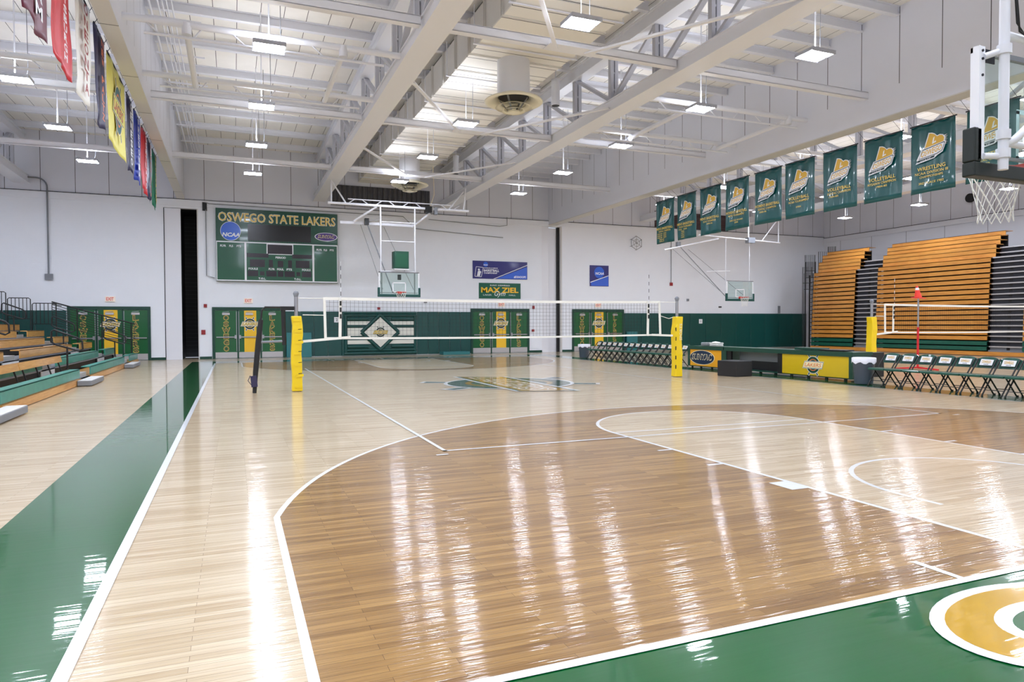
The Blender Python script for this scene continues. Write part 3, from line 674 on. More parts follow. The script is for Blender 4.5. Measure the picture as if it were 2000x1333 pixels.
# ================================================================== ROOF STEEL
def truss(x, lab, mid=15.2, p=2.33, zb=7.88, wfl=.6):
    t = thing('roof_truss', lab, 'roof truss', (x, 12, zb))
    m = MB(); h = wfl/2
    m.box(x-h, x+h, YN, YF, zb, zb+.035, 'steel white'); m.box(x-h+.06, x+h-.06, YN, YF, zb+.035, zb+.33, 'steel white'); m.box(x-h+.02, x+h-.02, YN, YF, zb+.33, zb+.36, 'steel white'); m.build('bottom_chord', t)
    m = MB(); m.box(x-.2, x+.2, YN, YF, 9.62, 9.66, 'steel white'); m.box(x-.12, x+.12, YN, YF, 9.66, 9.98, 'steel white'); m.box(x-.2, x+.2, YN, YF, 9.98, 10.02, 'steel white'); m.build('top_chord', t)
    ys = [mid+k*p for k in range(-10, 8) if YN+.3 < mid+k*p < YF-.1]
    for y in ys:
        m = MB()
        for dx in (-.075, .075): m.box(x+dx-.055, x+dx+.055, y-.07, y+.07, zb+.36, 9.62, 'steel white shaded')
        for z in (8.6, 9.1): m.box(x-.03, x+.03, y-.05, y+.05, z, z+.05, 'steel white')
        m.build('upright', t)
    for y0, y1 in zip(ys, ys[1:]):
        m = MB()
        a, b = ((x, y0, zb+.4), (x, y1, 9.66)) if y0 >= mid-.01 else ((x, y1, zb+.4), (x, y0, 9.66))
        m.bar(a, b, .15, .09, 'steel white shaded'); m.build('diagonal', t)
    return t
truss(-2.8, 'long white roof truss left of the central duct')
truss(3.76, 'long white roof truss right of the central duct')
truss(-15.4, 'white roof truss high over the left bleachers')
truss(16.5, 'white roof truss over the right court, seen behind the green banners')
truss(23.2, 'white roof truss nearest the right bleachers')

def purlins(x0, x1, y0, p, n, lab, grp):
    src = None
    for k in range(n):
        y = y0+k*p
        if y > YF-.2: break
        if src is None:
            m = MB(); m.box(x0, x1, y-.015, y+.015, 10.03, ZC-.03, 'steel white'); m.box(x0, x1, y-.075, y+.075, 9.99, 10.03, 'steel white'); m.box(x0, x1, y-.075, y+.075, ZC-.03, ZC-.005, 'steel white')
            src = m.build('purlin'); tag(src, lab, 'purlin', grp)
        else:
            c = src.copy(); COL.objects.link(c); c.location.y = y
purlins(DLI+.02, 3.55, -7.95, 2.33, 18, 'white ceiling purlin spanning the centre bay left of the right truss', 'purlins of the centre bay')
purlins(3.97, DRI-.02, -7.95, 1.165, 36, 'white ceiling purlin right of the right truss', 'purlins between the right truss and the right bulkhead')
purlins(XL+.05, DLX-.02, -7.95, 2.33, 18, 'white ceiling purlin over the left bay', 'purlins of the left bay')
purlins(DRX+.02, XR-.1, -7.95, 2.33, 18, 'white ceiling purlin over the right bay', 'purlins of the right bay')

# transverse tie beams, broken at the trusses
ORD = ['first', 'second', 'third', 'fourth', 'fifth', 'sixth', 'seventh', 'eighth', 'ninth', 'tenth', 'eleventh', 'twelfth', 'thirteenth', 'fourteenth', 'fifteenth', 'sixteenth']
def tie(x0, x1, y, lab):
    m = MB(); m.box(x0, x1, y-.09, y+.09, 8.2, 8.22, 'steel white'); m.box(x0, x1, y-.012, y+.012, 8.03, 8.2, 'steel white'); m.box(x0, x1, y-.09, y+.09, 8.01, 8.03, 'steel white')
    m.box(x0, x1, y-.09, y-.07, 8.02, 8.21, 'steel white')
    return tag(m.build('tie_beam'), lab, 'beam', 'horizontal tie beams at the lower truss level')
for k, y in enumerate((26.2, 19.0, 11.7, 4.5, -2.7)):
    w_ = ('far', 'middle', 'near', 'overhead', 'rearmost')[k]
    for x0, x1, pl in ((DLI, -3.1, 'between the left bulkhead and the left truss'), (-2.5, 3.46, 'between the two central trusses'), (4.06, DRI, 'between the right truss and the right bulkhead'), (-15.1, DLX, 'over the left bay'), (DRX, 16.2, 'over the right bay, behind the banners')):
        tie(x0, x1, y, 'white %s tie beam %s' % (w_, pl))
    m = MB(); m.bar((.1, y-.12, 7.97), (-2.47, y-4.1, 7.97), .09, .05, 'steel white'); m.bar((.85, y-.12, 7.97), (3.43, y-4.1, 7.97), .09, .05, 'steel white'); m.box(-.15, 1.1, y-.35, y+.05, 7.98, 8.005, 'steel white')
    tag(m.build('v_brace'), 'white V shaped bracing under the duct at the %s tie beam' % w_, 'bracing')

def pipe_truss(x0, x1, y, lab, z=8.05):
    t = thing('pipe_truss', lab, 'pipe truss', ((x0+x1)/2, y, z-.3))
    m = MB(); m.tube([(x0, y, z), (x1, y, z)], .075, 'steel white', 10); m.build('top_pipe', t)
    m = MB(); m.tube([(x0+.4, y, z-.28), (x1-.4, y, z-.28)], .03, 'steel white', 6); m.build('bottom_pipe', t)
    n = max(3, int((x1-x0-.8)/.75)); s = (x1-x0-.8)/n
    for i in range(n):
        m = MB(); a = x0+.4+i*s; m.tube([(a+.1*(i % 2), y, z-.27), (a+s*.35, y, z-.02)] if i % 2 else [(a, y, z-.02), (a+s*.35, y, z-.27)], .02, 'steel white', 5); m.build('web_bar', t)
pipe_truss(DLI, -3.1, 13.55, 'near white pipe truss left of the left roof truss'); pipe_truss(DLI, -3.1, 17.0, 'far white pipe truss left of the left roof truss')
pipe_truss(4.06, DRI, 13.9, 'near white pipe truss right of the right roof truss'); pipe_truss(4.06, DRI, 17.2, 'far white pipe truss right of the right roof truss')
pipe_truss(-15.1, DLX, 16.9, 'white pipe truss over the left bay behind the hanging banners')
pipe_truss(DRX, 16.2, 11.0, 'near white pipe truss behind the volleyball banners'); pipe_truss(DRX, 16.2, 17.0, 'far white pipe truss behind the green banners')
for x, ya, yb, lab in ((-7.75, 13.55, 17.3, 'thick white pipe across the two left pipe trusses, nearer the bulkhead'), (-4.45, 13.55, 17.1, 'thick white pipe across the two left pipe trusses, nearer the truss'),
                       (5.65, 13.9, 17.3, 'thick white pipe across the two right pipe trusses, nearer the truss'), (9.3, 13.9, 17.3, 'thick white pipe across the two right pipe trusses, nearer the bulkhead')):
    m = MB(); m.tube([(x, ya, 7.95), (x, yb, 7.9)], .07, 'steel white', 10); m.cyl((x, ya), .1, 7.84, 8.08, 'steel white', 12); tag(m.build('cross_pipe'), lab, 'pipe')
# ceiling conduits beside the left bulkhead
for k, x in enumerate((-8.76, -8.56, -8.46, -8.36, -8.24)):
    m = MB(); m.tube([(x, YN+.1, 9.72), (x, YF-.1, 9.72)], .02 if k else .03, 'steel white', 6); tag(m.build('ceiling_conduit'), 'thin white conduit running under the ceiling beside the left bulkhead', 'conduit', 'conduits beside the left bulkhead')
for k in range(15):
    y = -6+k*2.6
    m = MB(); m.box(DLI+.05, -7.6, y-.02, y+.02, 9.66, 9.70, 'steel white'); tag(m.build('conduit_rail'), 'short white rail holding the conduits beside the left bulkhead', 'bracket', 'rails under the conduits')
# duct
t = thing('air_duct', 'huge cream air duct running under the roof between the trusses', 'duct', (.55, 12, 9.0))
m = MB(); m.box(-.82, 1.92, YN, YF, 9.0, 9.04, 'duct bottom'); m.box(-.82, 1.92, YN, YF, 9.04, 9.92, 'duct side'); m.build('duct_body', t)
m = MB()
for k in range(34):
    y = YN+.5+k*1.24
    for a in (-.04, .04): m.box(-.87, 1.97, y+a-.012, y+a+.012, 8.985, 9.95, 'duct side')
m.build('joint_flanges', t)
for k in range(17):
    y = YN+1+k*2.48
    m = MB()
    for x in (-.95, 2.05): m.tube([(x, y, 8.97), (x, y, 9.985)], .012, 'steel white', 4)
    m.box(-.98, 2.08, y-.02, y+.02, 8.955, 8.985, 'steel white'); m.build('hanger', t)
def diffuser(y, lab, x=.5):
    t = thing('ceiling_diffuser', lab, 'air diffuser', (x, y, 7.55))
    m = MB(); m.cyl((x, y), .46, 8.02, 9.0, 'steel white', 32); m.build('neck', t)
    m = MB(); m.lathe((x, y), [(.44, 8.06), (.5, 8.0), (.80, 7.9), (.83, 7.87), (.80, 7.84), (.68, 7.86), (.46, 7.96), (.44, 8.06)], 'fan cream', 40); m.build('flared_rim', t)
    m = MB(); m.lathe((x, y), [(.50, 7.72), (.52, 7.70), (.34, 7.78), (.33, 7.80), (.50, 7.72)], 'fan cream', 36); m.lathe((x, y), [(.30, 7.62), (.34, 7.60), (.2, 7.69), (.19, 7.71), (.3, 7.62)], 'fan cream', 32); m.cyl((x, y), .17, 7.56, 7.6, 'fan cream', 24); m.build('cone_rings', t)
    m = MB(); m.cyl((x, y), .43, 7.98, 8.02, 'dark', 24)
    for k in range(4):
        a = PI/4+k*PI/2; m.bar((x+.42*math.cos(a), y+.42*math.sin(a), 7.95), (x+.16*math.cos(a), y+.16*math.sin(a), 7.62), .05, .02, 'table grey')
    m.build('vanes', t)
diffuser(15.15, 'large round cream ceiling diffuser on the duct, nearer'); diffuser(27.4, 'round cream ceiling diffuser near the far wall'); diffuser(3.0, 'round cream ceiling diffuser almost overhead')
for y, lab in ((17.5, 'short white cylinder hanging beside the nearer diffuser'), (28.3, 'short white cylinder hanging beside the far diffuser')):
    t = thing('hanging_cylinder', lab, 'cylinder fixture', (2.95, y, 8.75)); m = MB(); m.cyl((2.95, y), .14, 8.75, 9.6, 'steel white', 20); m.build('shell', t); m = MB(); m.cyl((2.95, y), .125, 8.742, 8.76, 'dark', 20); m.build('opening', t); m = MB(); m.tube([(2.95, y, 9.6), (2.95, y, ZC)], .02, 'steel white', 6); m.build('stem', t)

# ================================================================== LIGHTS
def lamp(x, y, z, lab, top=ZC):
    t = thing('high_bay_light', lab, 'ceiling light', (x, y, z), 'high bay lights')
    m = MB(); m.box(-.34, .34, -.27, .27, .02, .09, 'lamp housing'); m.box(-.34, .34, -.27, -.25, 0, .03, 'lamp housing'); m.box(-.34, .34, .25, .27, 0, .03, 'lamp housing'); hs_ = m.build('housing', t, local=True)
    for s in (-1, 1):
        m = MB(); m.add([(-.31, s*.135-.105, .012), (-.31, s*.135+.105, .012), (.31, s*.135+.105, .012), (.31, s*.135-.105, .012)], [(0, 1, 2, 3)], 'lens'); m.build('lens', hs_, local=True)
    m = MB(); m.tube([(0, 0, .09), (0, 0, top-z)], .018 if top == ZC else .008, 'steel white', 6); m.build('rod', t, local=True)
    m = MB(); m.add([(-.3, -.22, .093), (.3, -.22, .093), (.3, .22, .093), (-.3, .22, .093)], [(0, 1, 2, 3)], 'uplight lens'); m.build('upper_lens', hs_, local=True)
    m = MB(); m.tube([(.22, .05, .09), (.25, .1, .3), (.24, .06, top-z)], .008, 'grey', 4); m.build('cable', t, local=True)
    return t
rows = ((-11.8, 'in the left bay', 17), (-6.1, 'left of the left roof truss', 17), (-.3, 'under the duct', 21), (5.43, 'right of the right roof truss', 17), (19.6, 'over the right court', 17), (13.4, 'added behind the green banners to brighten the right bay', 17), (25.8, 'nearest the right bleachers', 17), (-17.6, 'over the left bleachers', 17))  # lamp row behind the green banners is an addition that brightens the right bay
L0 = None; L1 = None
YS = (26.5, 21.9, 17.5, 13.2, 9.1, 4.7, .4, -4)
for x, pl, _ in rows:
    for k, y in enumerate(YS):
        if x == -.3: y = (25.9, 21.4, 17.0, 9.6, 4.7, .4, -4, -8)[k]
        if y < -7: continue
        z = 7.66
        lab = 'bright high bay light %s, %s from the far wall' % (pl, ORD[k])
        if x == -.3:
            if L1 is None: L1 = lamp(x, y, z, lab, 8.98)
            else: dup(L1, (x, y, z), lab)
        elif L0 is None: L0 = lamp(x, y, z, lab)
        else: dup(L0, (x, y, z), lab)

# ================================================================== BANNERS
def cloth(t, x, y0, y1, z0, z1, m_, side, amp=.02, ny=26, nz=14, frill=0, sag=0, name='cloth', seed=0):
    """hanging cloth in the plane X=x, width along Y; side=-1 front faces -X"""
    rnd = random.Random(seed); ph = [rnd.random()*6 for _ in range(6)]
    vs = []; fs = []
    for j in range(nz+1):
        v = j/nz; z = z1+(z0-z1)*v
        for i in range(ny+1):
            u = i/ny; y = y0+(y1-y0)*u
            d = amp*(.5*math.sin(u*17+ph[0]+v*1.2)*(1-v*.55)+.5*math.sin(u*7+ph[1]+v*2.3)*(.3+v)+.3*math.sin(v*9+ph[2]+u*4)*v)
            vs.append((x+d, y, z-sag*math.sin(PI*u)*v+frill*math.sin(u*9+ph[3])*v*v))
    n = ny+1
    for j in range(nz):
        for i in range(ny): fs.append((j*n+i, j*n+i+1, (j+1)*n+i+1, (j+1)*n+i))
    m = MB(); m.add(vs, fs, m_, True)
    o = m.build(name, t); s = o.modifiers.new('solid', 'SOLIDIFY'); s.thickness = .004
    return o
RB = [(('MEN\'S BASKETBALL', 'SUNYAC CHAMPION', ('1963-64  2000', '1964-65  2002', '1965-66  2003', '1966-67', '1976-77')), 23.44, 22.12),
      (('MEN\'S BASKETBALL', 'NCAA TOURNAMENT', ('1965   2000', '1966', '1971', '1976', '1999')), 21.9, 20.6),
      (('MEN\'S BASKETBALL', 'ECAC CHAMPION', ('2005-06',)), 20.33, 19.05),
      (('WOMEN\'S BASKETBALL', 'NCAA TOURNAMENT', ('', '2005 2ND ROUND', '2006')), 18.76, 17.47),
      (('WOMEN\'S BASKETBALL', 'SUNYAC CHAMPION', ('2005-06',)), 17.17, 15.84),
      (('VOLLEYBALL', 'NCAA TOURNAMENT', ('', '1994')), 15.65, 14.38),
      (('VOLLEYBALL', 'SUNYAC CHAMPION', ('1984-85',)), 14.0, 12.72),
      (('VOLLEYBALL', 'NYSAIAW CHAMPION', ('1984-85',)), 12.46, 11.18),
      (('WRESTLING', 'NCAA DIVISION III', ('CHAMPIONSHIPS', '', '3RD PLACE 1982')), 10.92, 9.63),
      (('WRESTLING', 'SUNYAC CHAMPION', ('1978-79', '1983-84')), 9.33, 8.04)]
LABS = ['green men\'s basketball banner hanging leftmost, with a list of years', 'green men\'s basketball tournament banner, second from the left', 'green men\'s basketball banner with a single year, third from the left', 'green women\'s basketball tournament banner with a 2nd round line',
        'green women\'s basketball champion banner beside the volleyball banners', 'green volleyball banner reading NCAA TOURNAMENT 1994', 'green volleyball banner reading SUNYAC CHAMPION', 'green volleyball banner reading NYSAIAW CHAMPION', 'green wrestling banner reading 3RD PLACE 1982', 'green wrestling banner behind the near glass backboard']
BX = 10.9
fl_mesh = None
for k, ((a, b, c), y0, y1) in enumerate(RB):
    yc = (y0+y1)/2; t = thing('green_banner', LABS[k], 'banner', (BX, yc, 5.2), 'green championship banners under the right bulkhead')
    cl_ = cloth(t, BX, y0, y1, 5.2, 7.08, 'banner green', -1, .03, 30, 12, seed=k)
    m = MB(); m.tube([(BX, y0+.03, 7.1), (BX, y1-.03, 7.1)], .018, 'seam', 6); m.build('hanging_rod', t)
    m = MB()
    for yy in (y0-.05, y1+.05): m.tube([(BX, yy, 7.1), (BX-.35, yy, 7.36)], .006, 'seam', 4)
    m.build('hanging_wires', t)
    fr = frame((BX-.045, yc, 5.2), (0, -1, 0), (0, 0, 1))
    if fl_mesh is None:
        m = MB(); flag_logo(m, fr, (0, 1.2), .92); o = m.build('emblem', cl_); fl_mesh = o
    else:
        o = fl_mesh.copy(); COL.objects.link(o); o.parent = cl_
    m = MB(); W_ = y0-y1
    text(m, fr, a, (0, .66), .105, 'letter gold', .002, width=min(W_*.92, .085*len(a)+.05), bold=.012); text(m, fr, b, (0, .535), .075, 'letter gold', .002, width=min(W_*.74, .058*len(b)+.02), bold=.008)
    for i, s in enumerate(c):
        if s: text(m, fr, s, (0 if k in (2, 3, 5, 7, 8) else -.2, .43-i*.085), .06, 'letter gold', .002, width=.052*len(s), bold=.01)
    m.build('lettering', cl_)
LBN = [('maroon', 'POTSDAM', 'white', 8.25, 9.72, 'maroon hanging banner with white letters, leftmost'), ('red', 'PLATTSBURGH', 'white', 10.0, 11.38, 'bright red hanging banner with white letters, second from the left'), ('cloth white', 'ONEONTA', 'dark red', 11.75, 13.22, 'white hanging banner with dark red letters'),
       ('navy', 'NEW PALTZ', 'orange', 13.68, 14.9, 'navy hanging banner with orange letters beside the yellow banner'), ('cloth yellow', None, 'teal logo', 15.28, 17.9, 'wide yellow hanging banner with a ship wheel emblem'), ('navy', 'GENESEO', 'white', 18.27, 19.25, 'dark navy hanging banner with white letters, right of the yellow one'),
       ('cloth blue', 'FREDONIA', 'white', 19.8, 21.0, 'blue hanging banner with white letters'), ('red', 'CORTLAND', 'white', 21.6, 22.85, 'red hanging banner between the blue and the dark banner'), ('navy', 'BUFFALO STATE', 'orange', 23.1, 23.95, 'narrow dark hanging banner with orange letters near the far wall'), ('cloth green', 'BROCKPORT', 'letter gold', 24.65, 25.8, 'green hanging banner nearest the far wall')]
for k, (c, tx, tc_, y0, y1, lab) in enumerate(LBN):
    x = -9.5; z1 = 7.88; z0 = 5.9; yc = (y0+y1)/2
    t = thing('hanging_banner', lab, 'banner', (x, yc, z0), 'college banners left of the left bulkhead')
    cl_ = cloth(t, x, y0, y1, z0, z1, c, 1, .03 if tx is None else .05, 26, 16, seed=20+k, frill=.0 if c == 'cloth yellow' else .03)
    m = MB(); m.tube([(x, y0, z1+.01), (x, y1, z1+.01)], .016, 'seam', 6); m.build('hanging_rod', t)
    m = MB()
    for yy in (y0+.05, y1-.05): m.tube([(x, yy, z1), (x+.21, yy, z1+.35)], .006, 'seam', 4)
    m.build('hanging_wires', t)
    fr = frame((x+.06, yc, z0), (0, 1, 0), (0, 0, 1)); m = MB()
    if tx is None:
        wheel(m, frame((x+.035, yc, z0), (0, 1, 0), (0, 0, 1)), (0, 1.0), 1.75, ('cream', 'teal logo', 'cloth yellow', 'orange', 'teal logo'), d=.001); m.build('emblem', cl_)
    else:
        n = len(tx); st = 1.75/n
        for i, ch in enumerate(tx):
            if ch != ' ': text(m, fr, ch, (0, 1.86-(i+.5)*st), st*.8, tc_, .0, width=min(.38, st*1.5), bold=.03)
        m.build('lettering', cl_)

# ================================================================== HOOPS
def hoop(x, yb, d, lab, padm='pad green', near=False):
    """backboard in the plane Y=yb, rim towards d*Y"""
    t = thing('basketball_hoop', lab, 'basketball hoop', (x, yb, 2.85))
    z0, z1, hw = 2.90, 3.97, .915
    m = MB(); m.box(x-hw+.03, x+hw-.03, yb-.007, yb+.007, z0+.03, z1-.03, 'board glass'); gb_ = m.build('glass_board', t)
    m = MB(); bk = -d*.06
    for xx in (x-hw, x+hw-.05): m.box(xx, xx+.05, yb-.02, yb+.02, z0, z1, 'white'); 
    for xx in (x-hw-.004, x+hw-.008): m.box(xx, xx+.012, yb+bk, yb-d*.003, z0+.09, z1+.002, 'white')
    m.box(x-hw, x+hw, yb-.02, yb+.02, z1-.045, z1, 'grey'); m.box(x-hw, x+hw, yb-.02, yb+.02, z0, z0+.04, 'grey')
    m.box(x-hw+.06, x+hw-.06, yb-d*.05, yb-d*.03, z0+.12, z0+.15, 'table grey')
    m.build('frame', t)
    m = MB(); f = yb+d*.009
    for a in ((x-.305, x+.305, 3.05, 3.09), (x-.305, x+.305, 3.47, 3.51), (x-.305, x-.265, 3.05, 3.5), (x+.265, x+.305, 3.05, 3.5)): m.box(a[0], a[1], f-.001, f+.001, a[2], a[3], 'white')
    m.build('target_square', gb_)
    m = MB(); m.box(x-hw-.05, x+hw+.05, yb-.06, yb+.055, z0-.05, z0+.075, padm)
    for sg in (-1, 1): m.box(x+sg*(hw-.045), x+sg*(hw+.05), yb-.06, yb+.055, z0+.0755, z0+.37, padm)
    o = m.build('edge_padding', t); bevel(o, .012)
    cy = yb+d*.38
    m = MB(); m.tube([(x+.229*math.cos(2*PI*k/28), cy+.229*math.sin(2*PI*k/28), 3.05) for k in range(28)], .011, 'rim red', 8, closed=True)
    m.box(x-.07, x+.07, min(yb, yb+d*.16), max(yb, yb+d*.16), 3.0, 3.06, 'rim red'); m.box(x-.09, x+.09, min(yb, yb+d*.02), max(yb, yb+d*.02), 2.95, 3.1, 'rim red'); rm_ = m.build('rim', t)
    m = MB(); n = 12; lv = [(.228, 3.04), (.20, 2.93), (.175, 2.83), (.155, 2.73), (.14, 2.64), (.15, 2.56)]
    def P(l, j): r, z = lv[l]; a = 2*PI*(j+(.5 if l % 2 else 0))/n; return (x+r*math.cos(a), cy+r*math.sin(a), z)
    for l in range(5):
        for j in range(n):
            m.tube([P(l, j), P(l+1, j)], .004, 'net white', 4, caps=False); m.tube([P(l, j), P(l+1, j-1 if l % 2 == 0 else j+1)], .004, 'net white', 4, caps=False)
    m.build('net', rm_)
    return t
# near hoop, seen from behind
t = hoop(0, 1.22, 1, 'near glass backboard with net at the right edge of the view', 'pad black')
for sg in (-1, 1):
    m = MB(); X_ = sg*.72; PY = 1.08
    m.tube([(X_, PY, 2.9), (X_, PY, 7.8)], .04, 'steel white', 14); m.build('support_pole', t)
    m = MB()
    for z in (3.93, 3.20, 3.04): m.tube([(X_, PY, z-.04), (X_, PY, z+.04)], .056, 'steel white', 14)
    m.tube([(X_, PY, 3.93), (sg*.86, 1.16, 3.88)], .028, 'steel white', 8); m.tube([(X_, PY, 3.02), (sg*.87, 1.15, 3.02)], .028, 'steel white', 8)
    m.tube([(X_, PY, 3.12), (sg*.62, PY-.03, 3.16), (sg*.3, .9, 3.5)], .034, 'steel white', 10); m.build('pole_clamps', t)
    m = MB(); m.box(sg*.906, sg*.845, 1.16, 1.185, 3.0, 3.968, 'white')
    for z in (3.93, 3.86, 3.72): m.tube([(sg*.88, 1.152, z), (sg*.88, 1.162, z)], .012, 'seam', 8)
    m.build('side_channel', t)
    m = MB(); m.box(sg*.845, sg*.70, 1.172, 1.18, 3.84, 3.955, 'seam'); m.build('corner_plate', t)
m = MB(); m.tube([(-.72, 1.08, 4.06), (.72, 1.08, 4.02)], .034, 'steel white', 10); m.tube([(-.72, 1.08, 3.13), (.72, 1.08, 3.13)], .03, 'steel white', 10)
m.tube([(0, .9, 3.6), (0, -1.5, 7.8)], .045, 'steel white', 10); m.box(-2.8, 3.6, .98, 1.18, 7.78, 7.876, 'steel white'); m.build('ceiling_support', t)
m = MB(); m.tube([(-.69, 1.03, 7.8), (-.68, 1.02, 4.5), (-.67, 1.0, 4.2), (-.62, 1.02, 4.08), (-.4, 1.03, 4.03), (.5, 1.03, 4.0)], .009, 'black', 6); m.tube([(-.685, 1.03, 7.8), (-.67, 1.03, 4.4), (-.64, 1.03, 4.15), (-.55, 1.02, 4.06), (.1, 1.03, 4.04)], .007, 'black', 6); m.build('cable', t)
m = MB(); m.box(-.3, .3, 1.1, 1.14, 3.2, 3.5, 'white'); m.build('rear_plate', t)
# centre far hoop
t = hoop(0, CL-1.22, -1, 'far basketball hoop on the centre line with a shot clock above it')
Y2 = CL-1.05
m = MB()
for sg in (-1, 1): m.tube([(sg*.78, Y2, 3.95), (sg*.78, Y2, 6.88)], .035, 'steel white', 8); m.tube([(sg*.75, Y2, 3.0), (sg*.75, Y2, 3.95)], .03, 'table grey', 8)
for z in (4.0, 5.35, 6.2): m.tube([(-.78, Y2, z), (.78, Y2, z)], .025, 'steel white', 6)
m.tube([(-.78, Y2, 6.3), (-1.4, Y2+1.8, 6.35)], .03, 'steel white', 6); m.tube([(-.7, Y2, 3.2), (-1.4, Y2+1.6, 6.3)], .012, 'grey', 5); m.tube([(.7, Y2, 3.2), (-.3, Y2+1.6, 6.2)], .012, 'grey', 5)
m.tube([(-.95, Y2, 6.85), (-1.85, Y2+.6, 6.25)], .05, 'steel white', 8); m.tube([(1.5, Y2, 6.72), (.9, Y2+.9, 6.15)], .05, 'steel white', 8); m.box(-2.4, 1.1, Y2+1.0, Y2+1.1, 6.18, 6.3, 'steel white')
m.build('hanging_frame', t)
m = MB(); m.tube([(-1.22, Y2+.9, 6.25), (-.22, Y2+.1, 3.05)], .028, 'grey', 8); m.box(-1.32, -1.14, Y2+.8, Y2+1.0, 6.15, 6.45, 'black'); m.build('folding_strut', t)
m = MB(); m.tube([(-3.05, Y2, 6.9), (3.35, Y2, 6.9)], .06, 'steel white', 10); m.tube([(-2.2, Y2, 7.12), (2.6, Y2, 7.12)], .025, 'steel white', 6)
for k in range(9): m.tube([(-2.2+k*.6, Y2, 7.12 if k % 2 else 6.92), (-1.9+k*.6, Y2, 6.92 if k % 2 else 7.12)], .02, 'steel white', 5)
for x_, xx in ((-2.9, -2.9), (3.1, 3.2)): m.tube([(x_, Y2, 6.9), (xx, Y2, 7.95)], .035, 'steel white', 6)
m.tube([(-2.85, Y2, 7.8), (-2.3, Y2, 6.95)], .035, 'steel white', 6); m.tube([(3.1, Y2, 7.8), (2.4, Y2, 6.95)], .035, 'steel white', 6); m.build('support_truss', t)
m = MB(); m.box(1.25, 1.55, Y2-.15, Y2+.15, 6.72, 7.0, 'black'); m.box(1.68, 1.82, Y2-.1, Y2+.1, 6.65, 6.98, 'grey'); m.tube([(1.5, Y2, 7.0), (1.75, Y2+.2, 7.6), (1.7, Y2+.2, 8.9)], .012, 'cream', 5); m.build('winch', t)
t = thing('shot_clock', 'dark green shot clock box on top of the far backboard', 'shot clock', (.08, CL-1.3, 4.05))
m = MB(); m.box(-.24, .40, CL-1.42, CL-1.12, 4.12, 4.88, 'scoreboard green'); m.box(-.30, -.24, CL-1.38, CL-1.12, 4.12, 4.86, 'frame green'); m.build('case', t)
m = MB(); m.box(-.19, .35, CL-1.43, CL-1.42, 4.18, 4.78, 'scoreboard panel'); m.build('face', t); m = MB(); m.box(-.25, .42, CL-1.42, CL-1.1, 4.06, 4.1, 'white'); m.build('shelf', t)
m = MB(); m.box(-.05, .1, CL-1.2, CL-1.1, 3.62, 3.86, 'display black'); m.build('tag', t)
# right court hoop
t = hoop(19.0, CL-1.3, -1, 'far basketball hoop over the right court with green edge padding', 'pad green')
Y3 = CL-1.1; X3 = 19.0
m = MB()
for sg in (-1, 1): m.tube([(X3+sg*.82, Y3, 3.0), (X3+sg*.82, Y3, 6.3)], .02, 'steel white', 8)
m.tube([(X3-4.6, Y3+.3, 5.55), (X3-1.3, Y3, 6.25)], .04, 'steel white', 8); m.tube([(X3-2.6, Y3, 6.4), (X3+3.0, Y3, 6.2)], .04, 'steel white', 8)
m.tube([(X3-3.4, Y3+1.5, 5.9), (X3-.9, Y3, 3.2)], .012, 'grey', 5); m.tube([(X3-2.2, Y3+1.5, 5.8), (X3+.4, Y3, 3.2)], .012, 'grey', 5); m.tube([(X3-1.6, Y3+.6, 4.5), (X3-.2, Y3+.4, 4.55)], .02, 'steel white', 5)
m.tube([(X3+2.9, Y3, 6.2), (X3+2.9, Y3, 7.9)], .03, 'steel white', 6); m.tube([(X3+2.9, Y3, 7.6), (X3+1.7, Y3, 6.25)], .03, 'steel white', 6); m.tube([(X3+.75, Y3, 6.3), (X3+.75, Y3, 7.9)], .04, 'steel white', 6)
m.tube([(16.4, Y3, 7.93), (23.4, Y3, 7.93)], .05, 'steel white', 8); m.build('hanging_frame', t)
m = MB(); m.tube([(X3-3.0, Y3+1.3, 6.0), (X3-.6, Y3+.1, 3.0)], .025, 'grey', 6); m.box(X3-3.1, X3-2.9, Y3+1.2, Y3+1.4, 5.9, 6.15, 'grey'); m.build('folding_strut', t)
m = MB(); m.box(X3+.65, X3+1.1, Y3-.15, Y3+.15, 6.1, 6.4, 'grey'); m.build('winch', t)

# ================================================================== VOLLEYBALL NETS
NY = CL/2
def post(x, lab, knob=True, sgn=1):
    t = thing('net_post', lab, 'volleyball post', (x, NY, 0))
    m = MB(); m.cyl((x, NY), .045, 0, 2.32, 'metal', 16); m.build('pole', t)
    m = MB(); m.lathe((x, NY), [(0, 2.42), (.05, 2.4), (.07, 2.35), (.05, 2.29), (.045, 2.27)], 'grey', 16); m.build('pulley', t)
    # padding, slightly buckled sleeve
    m = MB(); rings = []; n = 9
    for k in range(n):
        z = .01+1.8*k/(n-1); o = .03*math.sin(k*1.1+x)*(k/(n-1)); h = .125-.01*abs(math.sin(k*2.1))
        rings.append([(x+o+sx*h, NY+sy*h, z) for sx, sy in ((-1, -1), (1, -1), (1, 1), (-1, 1))])
    vs = [v for r in rings for v in r]; fs = [(0, 3, 2, 1), tuple(4*(n-1)+i for i in range(4))]
    for k in range(n-1):
        for i in range(4): fs.append((4*k+i, 4*k+(i+1) % 4, 4*(k+1)+(i+1) % 4, 4*(k+1)+i))
    m.add(vs, fs, 'pad yellow'); o = m.build('padding', t); bevel(o, .02)
    return t
t = post(-5.5, 'yellow padded net post on the left')
m = MB()
for k in range(7):
    z = .12+k*.265; dx = .03*math.sin(k*1.9)
    m.obox((-5.47+dx, NY-.135, z), (1, 0, .1*math.sin(k*2.2)), (0, 1, 0), (0, 0, 1), .085, .008, .03, 'pad yellow')
m.build('straps', t)
m = MB()
for k in range(1, 6): m.obox((-5.43, NY-.128, .17+k*.265), (1, 0, .1), (0, 1, 0), (0, 0, 1), .04, .004, .006, 'dark')
m.build('gaps', t)
